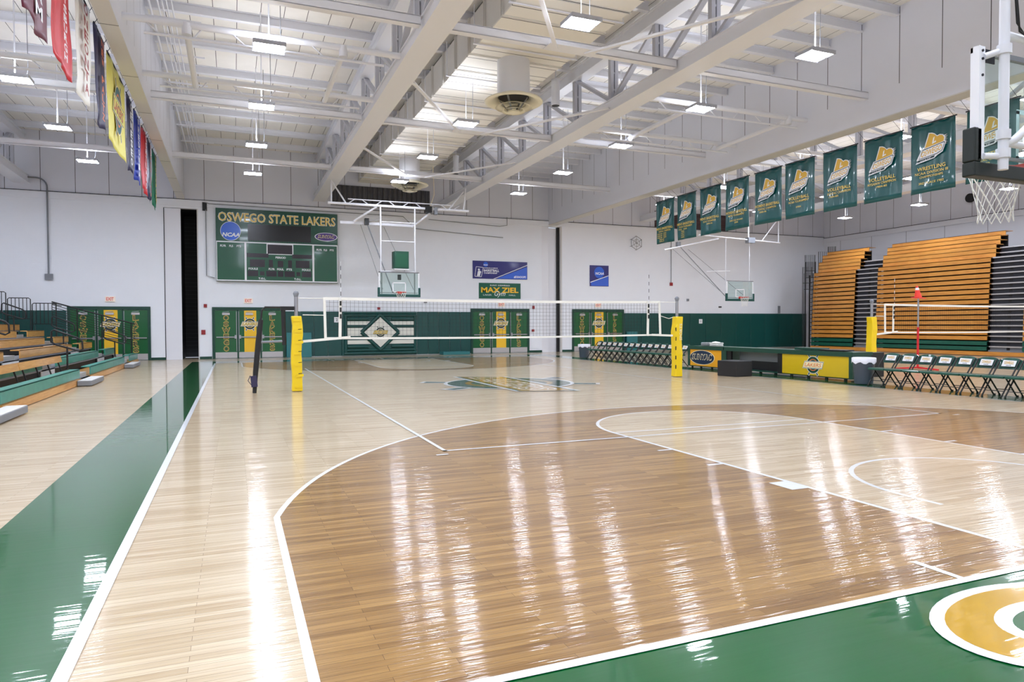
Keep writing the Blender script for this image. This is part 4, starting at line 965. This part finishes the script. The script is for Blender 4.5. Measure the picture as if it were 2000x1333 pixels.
t2 = post(5.45, 'yellow padded net post on the right with a worn white stencil')
m = MB(); text(m, frame((5.5, NY-.128, 1.35), (0, 0, 1), (-1, 0, 0)), 'SPORTS', (0, 0), .09, 'cream', .003, width=.5, bold=.02); m.build('lettering', t2)
m = MB()
for k in range(5): m.box(5.322, 5.34, NY-.13, NY-.1, .25+k*.28, .36+k*.28, 'dark')
m.build('straps', t2)
post(13.5, 'yellow padded net post of the second court, behind the scorer table'); post(24.5, 'yellow padded net post beside the right bleachers')
def vnet(x0, x1, lab, px0, px1, dens=.1, thick=.004, black=True):
    t = thing('volleyball_net', lab, 'volleyball net', ((x0+x1)/2, NY, 1.24))
    zt, zb = 2.24, 1.27
    m = MB(); sagf = lambda u: -.03*math.sin(PI*u)
    def strip(z, hh, name, mt='net white'):
        q = MB(); n = 12
        for i in range(n):
            u0, u1 = i/n, (i+1)/n; a = x0+(x1-x0)*u0; b = x0+(x1-x0)*u1
            q.bar((a, NY, z+sagf(u0)), (b, NY, z+sagf(u1)), .012, hh, mt)
        q.build(name, t)
    strip(zt, .07, 'top_tape'); strip(zb+.0, .05, 'bottom_tape')
    m = MB(); nx = int((x1-x0)/dens); nz = int((zt-zb)/dens)
    for i in range(nx+1):
        u = i/nx; a = x0+(x1-x0)*u; m.box(a-thick/2, a+thick/2, NY-.002, NY+.002, zb+sagf(u), zt+sagf(u), 'net dark')
    for j in range(1, nz+1):
        z = zb+j*(zt-zb)/(nz+1)
        for i in range(8):
            u0, u1 = i/8, (i+1)/8; m.bar((x0+(x1-x0)*u0, NY, z+sagf(u0)), (x0+(x1-x0)*u1, NY, z+sagf(u1)), .004, thick, 'net dark')
    m.build('mesh', t)
    m = MB(); m.bar((x0, NY, zb-.02), (x0-.02, NY, zt+.03), .06, .03, 'net white', up=(0, 1, 0)); m.bar((x1, NY, zb-.02), (x1-.04, NY, zt+.03), .06, .03, 'net white', up=(0, 1, 0)); m.build('side_tapes', t)
    m = MB(); m.tube([(x0, NY, zt), (px0, NY, zt+.0)], .008, 'net white', 5); m.tube([(x1, NY, zt), (px1, NY, zt)], .008, 'net white', 5)
    m.tube([(x0, NY, 1.83), (px0+.1, NY, 1.84)], .01, 'net white', 5); m.tube([(x1, NY, 1.83), (x1+.3, NY, 1.75), (px1-.1, NY, 1.79)], .01, 'net white', 5)
    m.bar((x0+.6, NY-.01, zb+.02), (px0+.1, NY-.02, zb-.07), .02, .06, 'net white'); m.bar((x1-.3, NY, zb), (px1-.1, NY, zb-.03), .02, .06, 'net white'); m.build('tension_straps', t)
    return t
vnet(-4.82, 4.86, 'white taped volleyball net across the main court', -5.45, 5.4)
vnet(14.15, 23.8, 'volleyball net of the second court in front of the right bleachers', 13.55, 24.45)
def antenna(x, lab):
    t = thing('net_antenna', lab, 'net antenna', (x, NY-.03, 1.24))
    m = MB(); m.bar((x-.0, NY-.03, 1.24), (x+.02, NY-.03, 2.26), .07, .02, 'net white', up=(0, 1, 0)); m.build('sleeve', t)
    m = MB(); n = 9
    for k in range(n): z0 = 2.2+k*.105; m.tube([(x+.03, NY-.05, z0), (x+.03, NY-.05, z0+.105)], .007, 'seam' if k % 2 else 'white', 5)
    for k in range(3): m.box(x+.0, x+.04, NY-.06, NY-.04, 1.75+k*.16, 1.86+k*.16, 'dark')
    m.build('striped_rod', t)
antenna(-4.48, 'striped antenna at the left end of the net'); antenna(4.4, 'striped antenna at the right end of the net'); antenna(14.5, 'striped antenna on the second court net')
# referee stand arm: black padded ladder leaning at the left post
t = thing('referee_ladder', 'black padded referee ladder frame attached beside the left net post', 'referee stand', (-6.4, NY, 0))
m = MB(); m.tube([(-6.46, NY-.05, 0), (-6.43, NY-.05, .5), (-6.36, NY-.02, 1.2), (-6.30, NY, 1.72)], [.045, .06, .065, .055], 'soft black', 12); m.build('padded_leg', t)
m = MB(); m.tube([(-6.30, NY, 1.7), (-6.27, NY, 1.95), (-6.2, NY, 2.02), (-5.85, NY, 2.02)], .022, 'black', 8); m.tube([(-6.38, NY, 1.19), (-5.78, NY, 1.21)], .028, 'grey', 8); m.build('crossbars', t)
m = MB(); m.tube([(-5.78, NY, 1.12), (-5.8, NY, 1.98)], .05, 'soft black', 10); m.box(-5.86, -5.55, NY-.05, NY+.05, 1.95, 2.04, 'black'); m.build('upper_pad', t)
m = MB(); m.obox((-6.47, NY-.12, .28), (1, .1, .1), (0, 1, 0), (-.1, 0, 1), .07, .03, .13, 'navy'); m.tube([(-6.55, NY-.13, .42), (-6.6, NY-.15, .3), (-6.53, NY-.14, .2)], .008, 'navy', 5); m.build('strap_bundle', t)
# red pole with a cone on the second court
t = thing('marker_pole', 'tall red and grey pole with a red cone on top, behind the near chairs', 'marker pole', (14.8, 13.6, 0))
m = MB(); m.tube([(14.8, 13.6, .05), (14.8, 13.6, 1.45)], .035, 'red', 10); m.build('lower_pole', t)
m = MB(); m.tube([(14.8, 13.6, 1.45), (14.8, 13.6, 2.425)], .028, 'metal', 10); m.build('upper_pole', t)
m = MB(); 
for a in (0, 2.1, 4.2): m.bar((14.8, 13.6, .07), (14.8+.75*math.cos(a+2.6), 13.6+.75*math.sin(a+2.6), .03), .06, .05, 'red')
m.build('base_legs', t)
t = thing('traffic_cone', 'small red cone stuck on the tall red pole', 'cone', (14.8, 13.6, 2.42))
m = MB(); m.tube([(14.79, 13.6, 2.46), (14.72, 13.6, 2.86)], [.12, .03], 'bright red', 16); m.tube([(14.745, 13.6, 2.72), (14.73, 13.6, 2.80)], [.062, .045], 'white', 16); m.build('cone_body', t)
m = MB(); m.obox((14.8, 13.6, 2.45), (1, 0, -.12), (0, 1, 0), (.12, 0, 1), .16, .16, .012, 'bright red'); m.build('cone_base', t)

# ================================================================== FOLDING CHAIRS (face -X)
def chair(lab, grp):
    t = thing('folding_chair', lab, 'chair', (0, 0, 0), grp); W = .22
    m = MB(); m.box(-.28, .12, -W-.005, W+.005, .405, .46, 'chair green'); o = m.build('seat', t, local=True); bevel(o, .015)
    m = MB(); n = 8; vs = []; fs = []
    for i in range(n+1):
        u = -1+2*i/n; yy = u*(W+.01); bx = .30+.03*(1-u*u)
        top = .825-.05*abs(u)**3
        vs += [(bx-.03, yy, .575), (bx+.03, yy, top), (bx+.05, yy, top), (bx-.01, yy, .575)]
    for i in range(n):
        for a, b in ((0, 1), (1, 2), (2, 3), (3, 0)): fs.append((4*i+a, 4*i+b, 4*i+4+b, 4*i+4+a))
    fs += [(0, 3, 2, 1), (4*n, 4*n+1, 4*n+2, 4*n+3)]
    m.add(vs, fs, 'chair green'); br_ = m.build('backrest', t, local=True)
    fr = frame((.285, 0, .705), (0, -1, 0), Vector((.06, 0, .25)))
    m = MB(); m.poly(fr, [(-.15, -.07), (.13, -.07), (.155, .06), (-.12, .07)], 'white', .02); text(m, fr, 'OSWEGO', (0, .01), .065, 'gold', .024, width=.2, bold=.02); text(m, fr, 'STATE', (0, -.05), .02, 'navy green', .024, width=.1, bold=.02); m.build('emblem', br_, local=True)
    for s in (-1, 1):
        m = MB(); m.tube([(-.30, s*(W-.02), .01), (.02, s*(W-.02), .42), (.31, s*(W-.02), .78)], .017, 'black', 6); m.build('front_leg', t, local=True)
        m = MB(); m.tube([(.26, s*(W-.05), .01), (-.10, s*(W-.05), .41)], .017, 'black', 6); m.build('rear_leg', t, local=True)
    m = MB()
    m.tube([(-.20, -W+.02, .14), (-.20, W-.02, .14)], .009, 'black', 5); m.tube([(.14, -W+.05, .15), (.14, W-.05, .15)], .009, 'black', 5); m.build('crossbars', t, local=True)
    for x_ in (-.30, .26):
        for s in (-1, 1): m = MB(); m.cyl((x_, s*(W-.03)), .02, 0, .035, 'black', 8); m.build('foot', t, local=True)
    return t
C0 = None; CX = 8.28
for k in range(10):
    y = 9.6-k*.475
    lab = 'green folding chair in the near right row, %s from the grey bin' % ORD[k]
    if C0 is None: C0 = chair(lab, 'folding chairs in the near right row'); C0.location = (CX, y, 0)
    else: dup(C0, (CX, y, 0), lab)
for k in range(15):
    y = 18.55+k*.465
    c = dup(C0, (CX+.3, y, 0), 'green folding chair in the far row, %s from the scorer table' % ORD[k]); c['group'] = 'folding chairs in the far row'

# ================================================================== BINS, TABLES, BOX
def bin_(x, y, lab, h=.68):
    t = thing('trash_bin', lab, 'trash bin', (x, y, 0))
    m = MB(); m.lathe((x, y), [(0, .01), (.2, .01), (.22, .03), (.26, h-.08), (.28, h-.07), (.28, h), (.25, h), (.2, .1), (0, .1)], 'bin grey', 24); m.build('bin_body', t)
    m = MB(); prof = []; n = 28; vs = []; fs = []
    for j, (r, z) in enumerate(((.24, h-.12), (.262, h+.02), (.29, h+.01), (.292, h-.12))):
        for i in range(n): vs.append((x+(r+.006*math.sin(i*3.1+j))*math.cos(2*PI*i/n), y+(r+.006*math.sin(i*2.3))*math.sin(2*PI*i/n), z+(.03*math.sin(i*1.7) if j == 3 else 0)))
    for j in range(3):
        for i in range(n): fs.append((j*n+i, j*n+(i+1) % n, (j+1)*n+(i+1) % n, (j+1)*n+i))
    m.add(vs, fs, 'bag white', True); m.build('bag_liner', t)
bin_(8.25, 10.15, 'grey trash bin with a white liner at the near end of the scorer tables')
bin_(8.5, 25.9, 'grey trash bin at the far end of the far chair row', .64)
def panel_table(y0, y1, lab, split=None):
    t = thing('scorer_table', lab, 'scorer table', (8.8, (y0+y1)/2, 0)); X = 8.45
    m = MB(); m.box(X-.02, X+.75, y1, y0, .72, .80, 'table green'); m.box(X-.03, X, y1, y0, .68, .81, 'table green'); m.build('table_top', t)
    for y in (y0-.04, y1+.04): m = MB(); m.box(X, X+.7, y-.03, y+.03, .1, .72, 'table green'); m.box(X-.02, X+.04, y-.06, y+.06, .08, .72, 'table green'); m.build('end_frame', t)
    return t, X
t, X = panel_table(17.8, 15.87, 'scorer table with an amber SUNYAC front panel')
m = MB(); m.box(X+.0, X+.03, 15.93, 17.74, .10, .68, 'table amber'); m.build('front_panel', t)
fr = frame((X, 17.03, .4), (0, -1, 0), (0, 0, 1)); m = MB(); m.ring(fr, (0, 0), 0, .69, 'cream', .004, n=40, sy=.38); m.ring(fr, (0, 0), 0, .66, 'logo navy', .008, n=40, sy=.365)
text(m, fr, 'SUNYAC', (0, .02), .22, 'cream', .012, width=1.12, bold=.04, shear=.2); text(m, fr, 'SUNYAC', (0, .02), .17, 'logo navy', .016, width=1.06, bold=.01, shear=.2); m.build('emblem', t)
m = MB()
for y in (16.0, 16.6, 17.2, 17.7): m.cyl((X+.1, y), .04, 0, .1, 'black', 10)
m.box(X+.02, X+.6, 15.9, 17.76, .07, .1, 'frame green'); m.build('castors', t)
t, X = panel_table(15.83, 10.68, 'long scorer table with a yellow LAKERS wheel panel')
m = MB(); m.box(X, X+.03, 10.8, 13.21, .10, .68, 'table yellow'); m.build('front_panel', t)
m = MB(); m.box(X+.35, X+.38, 13.35, 15.5, .38, .68, 'table grey'); m.box(X+.35, X+.38, 13.35, 15.5, .1, .38, 'black'); m.box(X, X+.06, 13.21, 13.4, .08, .7, 'black'); m.box(X, X+.06, 15.5, 15.78, .08, .7, 'black'); m.build('recessed_back', t)
fr = frame((X, 12.02, .4), (0, -1, 0), (0, 0, 1)); m = MB(); wheel(m, fr, (0, 0), .74, ('white', 'frame green', 'cream', 'orange', 'cream'), h=.003, d=.002); m.build('emblem', t)
m = MB()
for k in range(8): m.cyl((X+.12, 11.0+k*.65), .045, 0, .1, 'black', 10)
m.box(X+.02, X+.6, 10.74, 15.75, .07, .1, 'frame green'); m.build('castors', t)
def stackbox(name, x0, x1, y0, y1, z0, z1, m_, lab, cat, bev=.01):
    b = MB(); b.box(x0, x1, y0, y1, z0, z1, m_); o = b.build(name); bevel(o, bev); return tag(o, lab, cat)
b = MB(); A, B, C_ = Vector((6.84, 14.21, 0)), Vector((6.94, 13.47, 0)), Vector((7.62, 13.56, 0)); D_ = A+(C_-B)
b.add([*(p for p in (A, B, C_, D_)), *(p+Vector((0, 0, .47)) for p in (A, B, C_, D_))], [(3, 2, 1, 0), (4, 5, 6, 7), (0, 1, 5, 4), (1, 2, 6, 5), (2, 3, 7, 6), (3, 0, 4, 7)], 'soft black')
o = b.build('plyo_box'); bevel(o, .02); tag(o, 'black padded box on the floor in front of the scorer table', 'padded box')
stackbox('equipment_cart', 10.35, 11.0, 11.8, 12.4, 0, .72, 'black', 'black cart behind the near end of the scorer tables', 'cart')
# things on the tables
b = MB()
for k in range(6):
    z = .812+k*.02; a = .03*math.sin(k*2.1); b.obox((8.75+a, 16.62+a, z+.012), (1, .1*math.sin(k), 0), (0, 1, 0), (0, 0, 1), .14, .2, .012, 'cloth white')
b.obox((8.72, 16.6, .935), (1, .2, .1), (0, 1, .1), (0, 0, 1), .1, .13, .018, 'cloth white'); o = b.build('towel_stack'); bevel(o, .01); tag(o, 'pile of folded white towels on the amber panelled table', 'towels')
stackbox('folded_jersey', 8.6, 8.9, 16.95, 17.3, .812, .93, 'table grey', 'grey bundle beside the white towels', 'bundle', .03)
stackbox('seat_cushion', 8.62, 9.0, 11.95, 12.9, .812, .88, 'table green', 'green board lying on top of the long scorer table', 'board'); stackbox('table_banner', 8.6, 9.0, 11.1, 11.93, .812, .85, 'black', 'dark flat cloth on the near end of the long scorer table', 'cloth')

# ================================================================== LEFT BLEACHERS (rows step up towards -X)
def left_section(y0, y1, lab, nr=9, rail_end=False):
    t = thing('bleacher_section', lab, 'bleachers', (-12.5, (y0+y1)/2, 0), 'left bleacher sections')
    for k in range(nr):
        xf = -10.75-.85*k; zt = .43+.25*k
        g = k < 2
        m = MB(); m.box(xf-.24, xf, y0, y1, zt-.03, zt, 'worn bleacher green' if g else 'bleacher wood side')
        m.box(xf-.03, xf, y0, y1, zt-.24, zt, 'worn bleacher green' if g else 'bleacher wood side'); o = m.build('bench', t); bevel(o, .008)
        if g: o['label'] = 'green painted bench'
        m = MB(); m.box(xf-.85, xf-.02, y0, y1, zt-.27-.02, zt-.26+.0, 'grey' if k else 'bleacher wood side'); m.box(xf-.12, xf-.1, y0, y1, max(0.02, zt-.5), zt-.28, 'dark' if k else 'bleacher wood side'); m.build('footboard', t)
    m = MB(); m.box(-10.75, -10.72, y0, y1, .01, .17, 'bleacher wood side'); o = m.build('skirt_board', t)
    m = MB()
    for y in (y0+.02, y1-.06):
        for k in range(nr): xf = -10.75-.85*k; m.box(xf-.85, xf-.05, y, y+.04, 0, .12+.25*k, 'soft black')
    m.build('end_supports', t)
    return t
left_section(4.2, 10.3, 'nearest left bleacher section, mostly outside the view')
left_section(11.82, 18.64, 'left bleacher section with green front benches nearest the camera')
left_section(20.14, 26.8, 'middle left bleacher section between the two aisles')
left_section(28.2, 30.7, 'short left bleacher section beside the far doors')
def step(x0, x1, y0, y1, lab):
    t = thing('bleacher_step', lab, 'step', ((x0+x1)/2, (y0+y1)/2, 0), 'low steps at the bleacher aisles')
    m = MB(); m.box(x0, x1, y0, y1, .02, .145, 'grey'); o = m.build('step_body', t); bevel(o, .01)
    m = MB(); m.box(x0+.01, x1-.01, y0+.02, y1-.02, .145, .155, 'soffit cream'); m.build('tread', t)
step(-10.71, -10.38, 10.35, 12.0, 'low grey aisle step at the left edge of the view'); step(-10.71, -10.38, 18.05, 19.9, 'low grey aisle step at the middle bleacher aisle'); step(-10.71, -10.40, 26.4, 28.5, 'low grey aisle step at the aisle near the far doors')
for (y0, y1, lab) in ((10.3, 11.82, 'nearest'), (18.64, 20.14, 'middle'), (26.8, 28.2, 'far')):
    t = thing('aisle_stairs', 'grey stepped aisle in the left bleachers, the %s one' % lab, 'aisle stairs', (-13, (y0+y1)/2, 0), 'left bleacher aisles')
    for k in range(9):
        xf = -10.78-.85*k; m = MB(); z = .16+.25*k
        m.box(xf-.85, xf, y0+.01, y1-.01, z-.03, z, 'table grey'); m.box(xf-.38, xf-.04, y0+.25, y1-.25, z, z+.13, 'kick metal'); m.box(xf-.02, xf, y0+.01, y1-.01, max(.01, z-.22), z, 'soffit cream'); m.build('tread', t)
def loop_rail(y, xp, zp, lab, zb=None):
    """post with a tilted rounded loop handrail in the plane Y=y"""
    t = thing('aisle_handrail', lab, 'handrail', (xp, y, zp-.62), 'looped aisle handrails')
    m = MB(); m.tube([(xp, y, zp-.62), (xp, y, zp)], .024, 'black', 8); m.cyl((xp, y), .05, zp-.62, zp-.59, 'black', 10); m.build('post', t)
    a = Vector((-.38, 0, .42)); b = Vector((.36, 0, -.02)); pts = []
    cor = [(-.38, .42), (.0+.33, .14), (.36, -.10), (.30, -.16), (-.33, .06), (-.38, .12)]
    P = [(xp-.36, zp+.42), (xp-.30, zp+.46), (xp+.28, zp+.22), (xp+.36, zp+.14), (xp+.37, zp-.08), (xp+.28, zp-.13), (xp-.28, zp+.06), (xp-.37, zp+.14)]
    m = MB(); m.tube([(p[0], y, p[1]) for p in P], .026, 'black', 8, closed=True); m.build('loop', t)
for (y, w_) in ((11.1, 'nearest'), (19.3, 'middle'), (27.5, 'far')):
    for k, (xp, zp, pl) in enumerate(((-11.16, 1.03, 'lowest'), (-12.85, 1.5, 'second'), (-14.4, 2.0, 'third'))):
        loop_rail(y, xp, zp, 'black looped handrail in the %s left aisle, %s on the stairs' % (w_, pl))
# seat backs: planks on slanted black legs standing behind the front bench
def seat_back(x, y0, y1, z, lab):
    t = thing('bench_backrest', lab, 'backrest', (x, (y0+y1)/2, z-.5), 'wooden backrests on slanted black legs')
    m = MB(); m.obox((x, (y0+y1)/2, z), (0, 1, 0), (1, 0, .25), (-.25, 0, 1), (y1-y0)/2, .018, .09, 'bleacher wood side'); m.build('plank', t)
    n = max(2, int((y1-y0)/1.2)+1)
    for i in range(n):
        y = y0+.3+(y1-y0-.6)*i/(n-1); m = MB(); m.bar((x+.12, y, z-.5), (x-.02, y, z-.02), .03, .03, 'black', up=(0, 1, 0)); m.build('leg', t)
seat_back(-11.38, 11.95, 15.5, .68, 'wooden backrest plank behind the nearest green bench, left piece'); seat_back(-11.38, 15.55, 19.6, .68, 'wooden backrest plank behind the nearest green bench, right piece')
seat_back(-12.3, 12.0, 17.6, 1.0, 'upper wooden backrest plank behind the second green bench')
# cable guard rail at the far end of the left bleachers
t = thing('guard_railing', 'black guard railing with many thin wires sloping down the end of the left bleachers', 'railing', (-12.5, 30.85, 0))
m = MB(); yy = 30.85; A = (-13.9, 2.62); B = (-10.85, 1.68)
m.tube([(A[0], yy, A[1]), (B[0], yy, B[1])], .028, 'black', 8); m.tube([(A[0], yy, A[1]-.08), (A[0]+.35, yy, A[1]-.18)], .02, 'black', 6); m.build('top_rail', t)
for x_ in (-13.75, -13.0, -12.1, -11.0):
    zt = A[1]+(x_-A[0])/(B[0]-A[0])*(B[1]-A[1]); m = MB(); m.tube([(x_, yy, 0), (x_, yy, zt)], .024, 'black', 8); m.build('post', t)
m = MB()
for k in range(9):
    dz_ = .12+k*.1; m.tube([(A[0], yy, A[1]-dz_), (B[0], yy, B[1]-dz_)], .012, 'black', 4)
m.build('wires', t)
# barred guards on the upper rows
for k, (x0, x1, zt) in enumerate(((-14.92, -14.05, 2.6), (-15.8, -14.98, 2.82), (-16.9, -15.86, 3.08))):
    t = thing('barred_guard', 'black barred guard frame on the top left bleacher rows, %s from the doors' % ORD[k], 'guard', ((x0+x1)/2, 32.4, zt-1.0), 'barred guards on the left bleachers'); y = 32.3
    m = MB(); m.tube([(x0, y, .01), (x0, y, zt-.05), (x0+.06, y, zt), (x1-.06, y, zt), (x1, y, zt-.05), (x1, y, .01)], .02, 'black', 6); m.tube([(x0, y, zt-.9), (x1, y, zt-.9)], .015, 'black', 6); m.build('outer_frame', t)
    m = MB(); n = int((x1-x0)/.13)
    for i in range(1, n): m.tube([(x0+(x1-x0)*i/n, y, zt-.9), (x0+(x1-x0)*i/n, y, zt)], .015, 'black', 5)
    m.build('bars', t)

# ================================================================== RIGHT BLEACHERS (closed)
RX = 26.4; P_ = .25
tiers = [(RX, .72, 4.52, 0.0), (26.95, 4.77, 5.40, .0), (27.3, 5.40, 5.86, 0), (27.7, 5.86, 5.98, 0)]
def rsec(y0, y1, lab, left_end=False):
    t = thing('closed_bleacher_section', lab, 'bleachers', (RX, (y0+y1)/2, 0), 'closed bleachers along the right wall')
    rows_ = []
    for k in range(17):
        z = .22+k*P_+.06; rows_.append((RX+.012*k, z))
    rows_ += [(26.62, 4.53)]+[(26.97+.02*i, 4.78+i*.21) for i in range(3)]+[(27.3+.02*i, 5.42+i*.22) for i in range(2)]+[(27.7, 5.87)]
    for k, (x, z) in enumerate(rows_):
        g = k < 2; m = MB(); m.box(x, x+.04, y0, y1, z-.012, z+.2, 'bleacher green' if g else 'bleacher wood'); m.box(x, x+.55, y0, y1, z+.175, z+.2, 'bleacher green' if g else 'bleacher wood'); o = m.build('bench_front', t)
        if g: o['label'] = 'green painted bottom row'
    m = MB(); m.box(27.0, 27.05, y0+.02, y1-.02, .02, 4.7, 'dark'); m.box(27.6, 27.65, y0+.02, y1-.02, 4.7, 5.4, 'dark'); m.box(27.9, 27.95, y0+.02, y1-.02, 5.3, 5.87, 'dark'); m.build('rear_frame', t)
    return t
rsec(26.5, 29.55, 'closed wooden bleacher section at the far end, beside the barred guards', True)
rsec(18.85, 24.98, 'widest closed wooden bleacher section between the two dark aisles')
rsec(6.0, 17.25, 'closed bleacher section at the right edge of the view')
m = MB(); m.box(RX-.02, RX+.02, 6, 29.6, .03, .22, 'bleacher wood'); tag(m.build('kick_board'), 'long wooden kick board under the closed right bleachers', 'board')
def raisle(y0, y1, lab):
    t = thing('closed_aisle', lab, 'aisle', (RX, (y0+y1)/2, 0), 'dark aisles of the closed bleachers')
    for k in range(20):
        z = .3+k*P_; x = RX+.14+.012*k+(.5 if z > 4.6 else 0)+(.3 if z > 5.2 else 0)
        m = MB(); m.box(x, x+.3, y0+.02, y1-.02, z+.13, z+.19, 'kick metal'); m.build('step_edge', t)
        m = MB(); m.box(x+.1, x+.14, y0+.02, y1-.02, z-.06, z+.13, 'grey' if k == 0 else 'seam')
        m.box(x+.09, x+.1, (y0+y1)/2-.12, (y0+y1)/2+.02, z, z+.12, 'dark'); m.build('riser', t)
    m = MB(); m.box(RX+.12, RX+.16, y0, y1, .03, .3, 'grey'); m.build('bottom_panel', t)
raisle(24.98, 26.5, 'dark aisle with grey steps between the far and middle closed bleacher sections'); raisle(17.25, 18.85, 'dark aisle with grey steps right of the middle closed bleacher section')
# barred guards stacked on the end of the closed bleachers
for k, (x0, x1, y, zt) in enumerate(((26.3, 26.75, 30.05, 4.75), (26.35, 26.8, 30.2, 5.15), (26.7, 27.2, 30.3, 5.5), (26.8, 27.3, 30.45, 5.95), (27.5, 28.3, 30.05, 6.15), (28.3, 28.6, 30.05, 6.5))):
    t = thing('folded_guard', 'black barred guard stored on the end of the closed bleachers, %s from the bottom' % ORD[k], 'guard', ((x0+x1)/2, y, zt-1), 'folded guards at the far end of the right bleachers')
    m = MB(); m.tube([(x0, y, .01), (x0, y, zt), (x1, y-.3, zt), (x1, y-.3, .01)], .02, 'black', 6); m.bar((x0, y, zt-1), (x1, y-.3, zt-1), .03, .03, 'black'); m.build('outer_frame', t)
    m = MB(); n = 7
    for i in range(1, n): m.tube([(x0+(x1-x0)*i/n, y-.3*i/n, zt-1), (x0+(x1-x0)*i/n, y-.3*i/n, zt)], .012, 'black', 5)
    m.build('bars', t)
t = thing('bleacher_end_frame', 'dark folded steel frame on the far end of the closed bleachers', 'steel frame', (26.6, 29.75, 0))
m = MB()
for k in range(17): m.bar((26.35, 29.63, .15+k*.25), (27.2, 29.63, .30+k*.25), .05, .03, 'seam')
m.box(26.32, 26.36, 29.58, 29.68, .02, 4.6, 'black'); m.box(27.2, 27.26, 29.58, 29.68, .02, 4.6, 'seam'); m.build('bars', t)
# ball catcher net at the right edge
t = thing('ball_catcher', 'green mesh ball catcher net with a pinkish hoop at the right edge', 'net hoop', (20.9, 13.3, 0))
cx, cy = 20.95, 13.1; m = MB(); m.tube([(cx+.42*math.cos(2*PI*k/24), cy+.42*math.sin(2*PI*k/24), 2.75+.12*math.cos(2*PI*k/24)) for k in range(24)], .02, 'maroon', 6, closed=True); m.build('hoop_ring', t)
m = MB()
for k in range(28):
    a = 2*PI*k/28; m.tube([(cx+.41*math.cos(a), cy+.41*math.sin(a), 2.75+.12*math.cos(a)), (cx+.3*math.cos(a+.4), cy+.3*math.sin(a+.4), .1)], .005, 'mat teal', 3, caps=False); m.tube([(cx+.41*math.cos(a), cy+.41*math.sin(a), 2.75+.12*math.cos(a)), (cx+.3*math.cos(a-.4), cy+.3*math.sin(a-.4), .1)], .005, 'mat teal', 3, caps=False)
m.build('mesh', t)
m = MB(); m.tube([(cx-.43, cy, 2.6), (cx-.36, cy, .03)], .025, 'white', 8); m.tube([(cx+.43, cy, 2.8), (cx+.36, cy, .03)], .025, 'white', 8); m.tube([(cx+.32*math.cos(2*PI*k/20), cy+.32*math.sin(2*PI*k/20), .05) for k in range(20)], .02, 'white', 6, closed=True); m.build('stand', t)
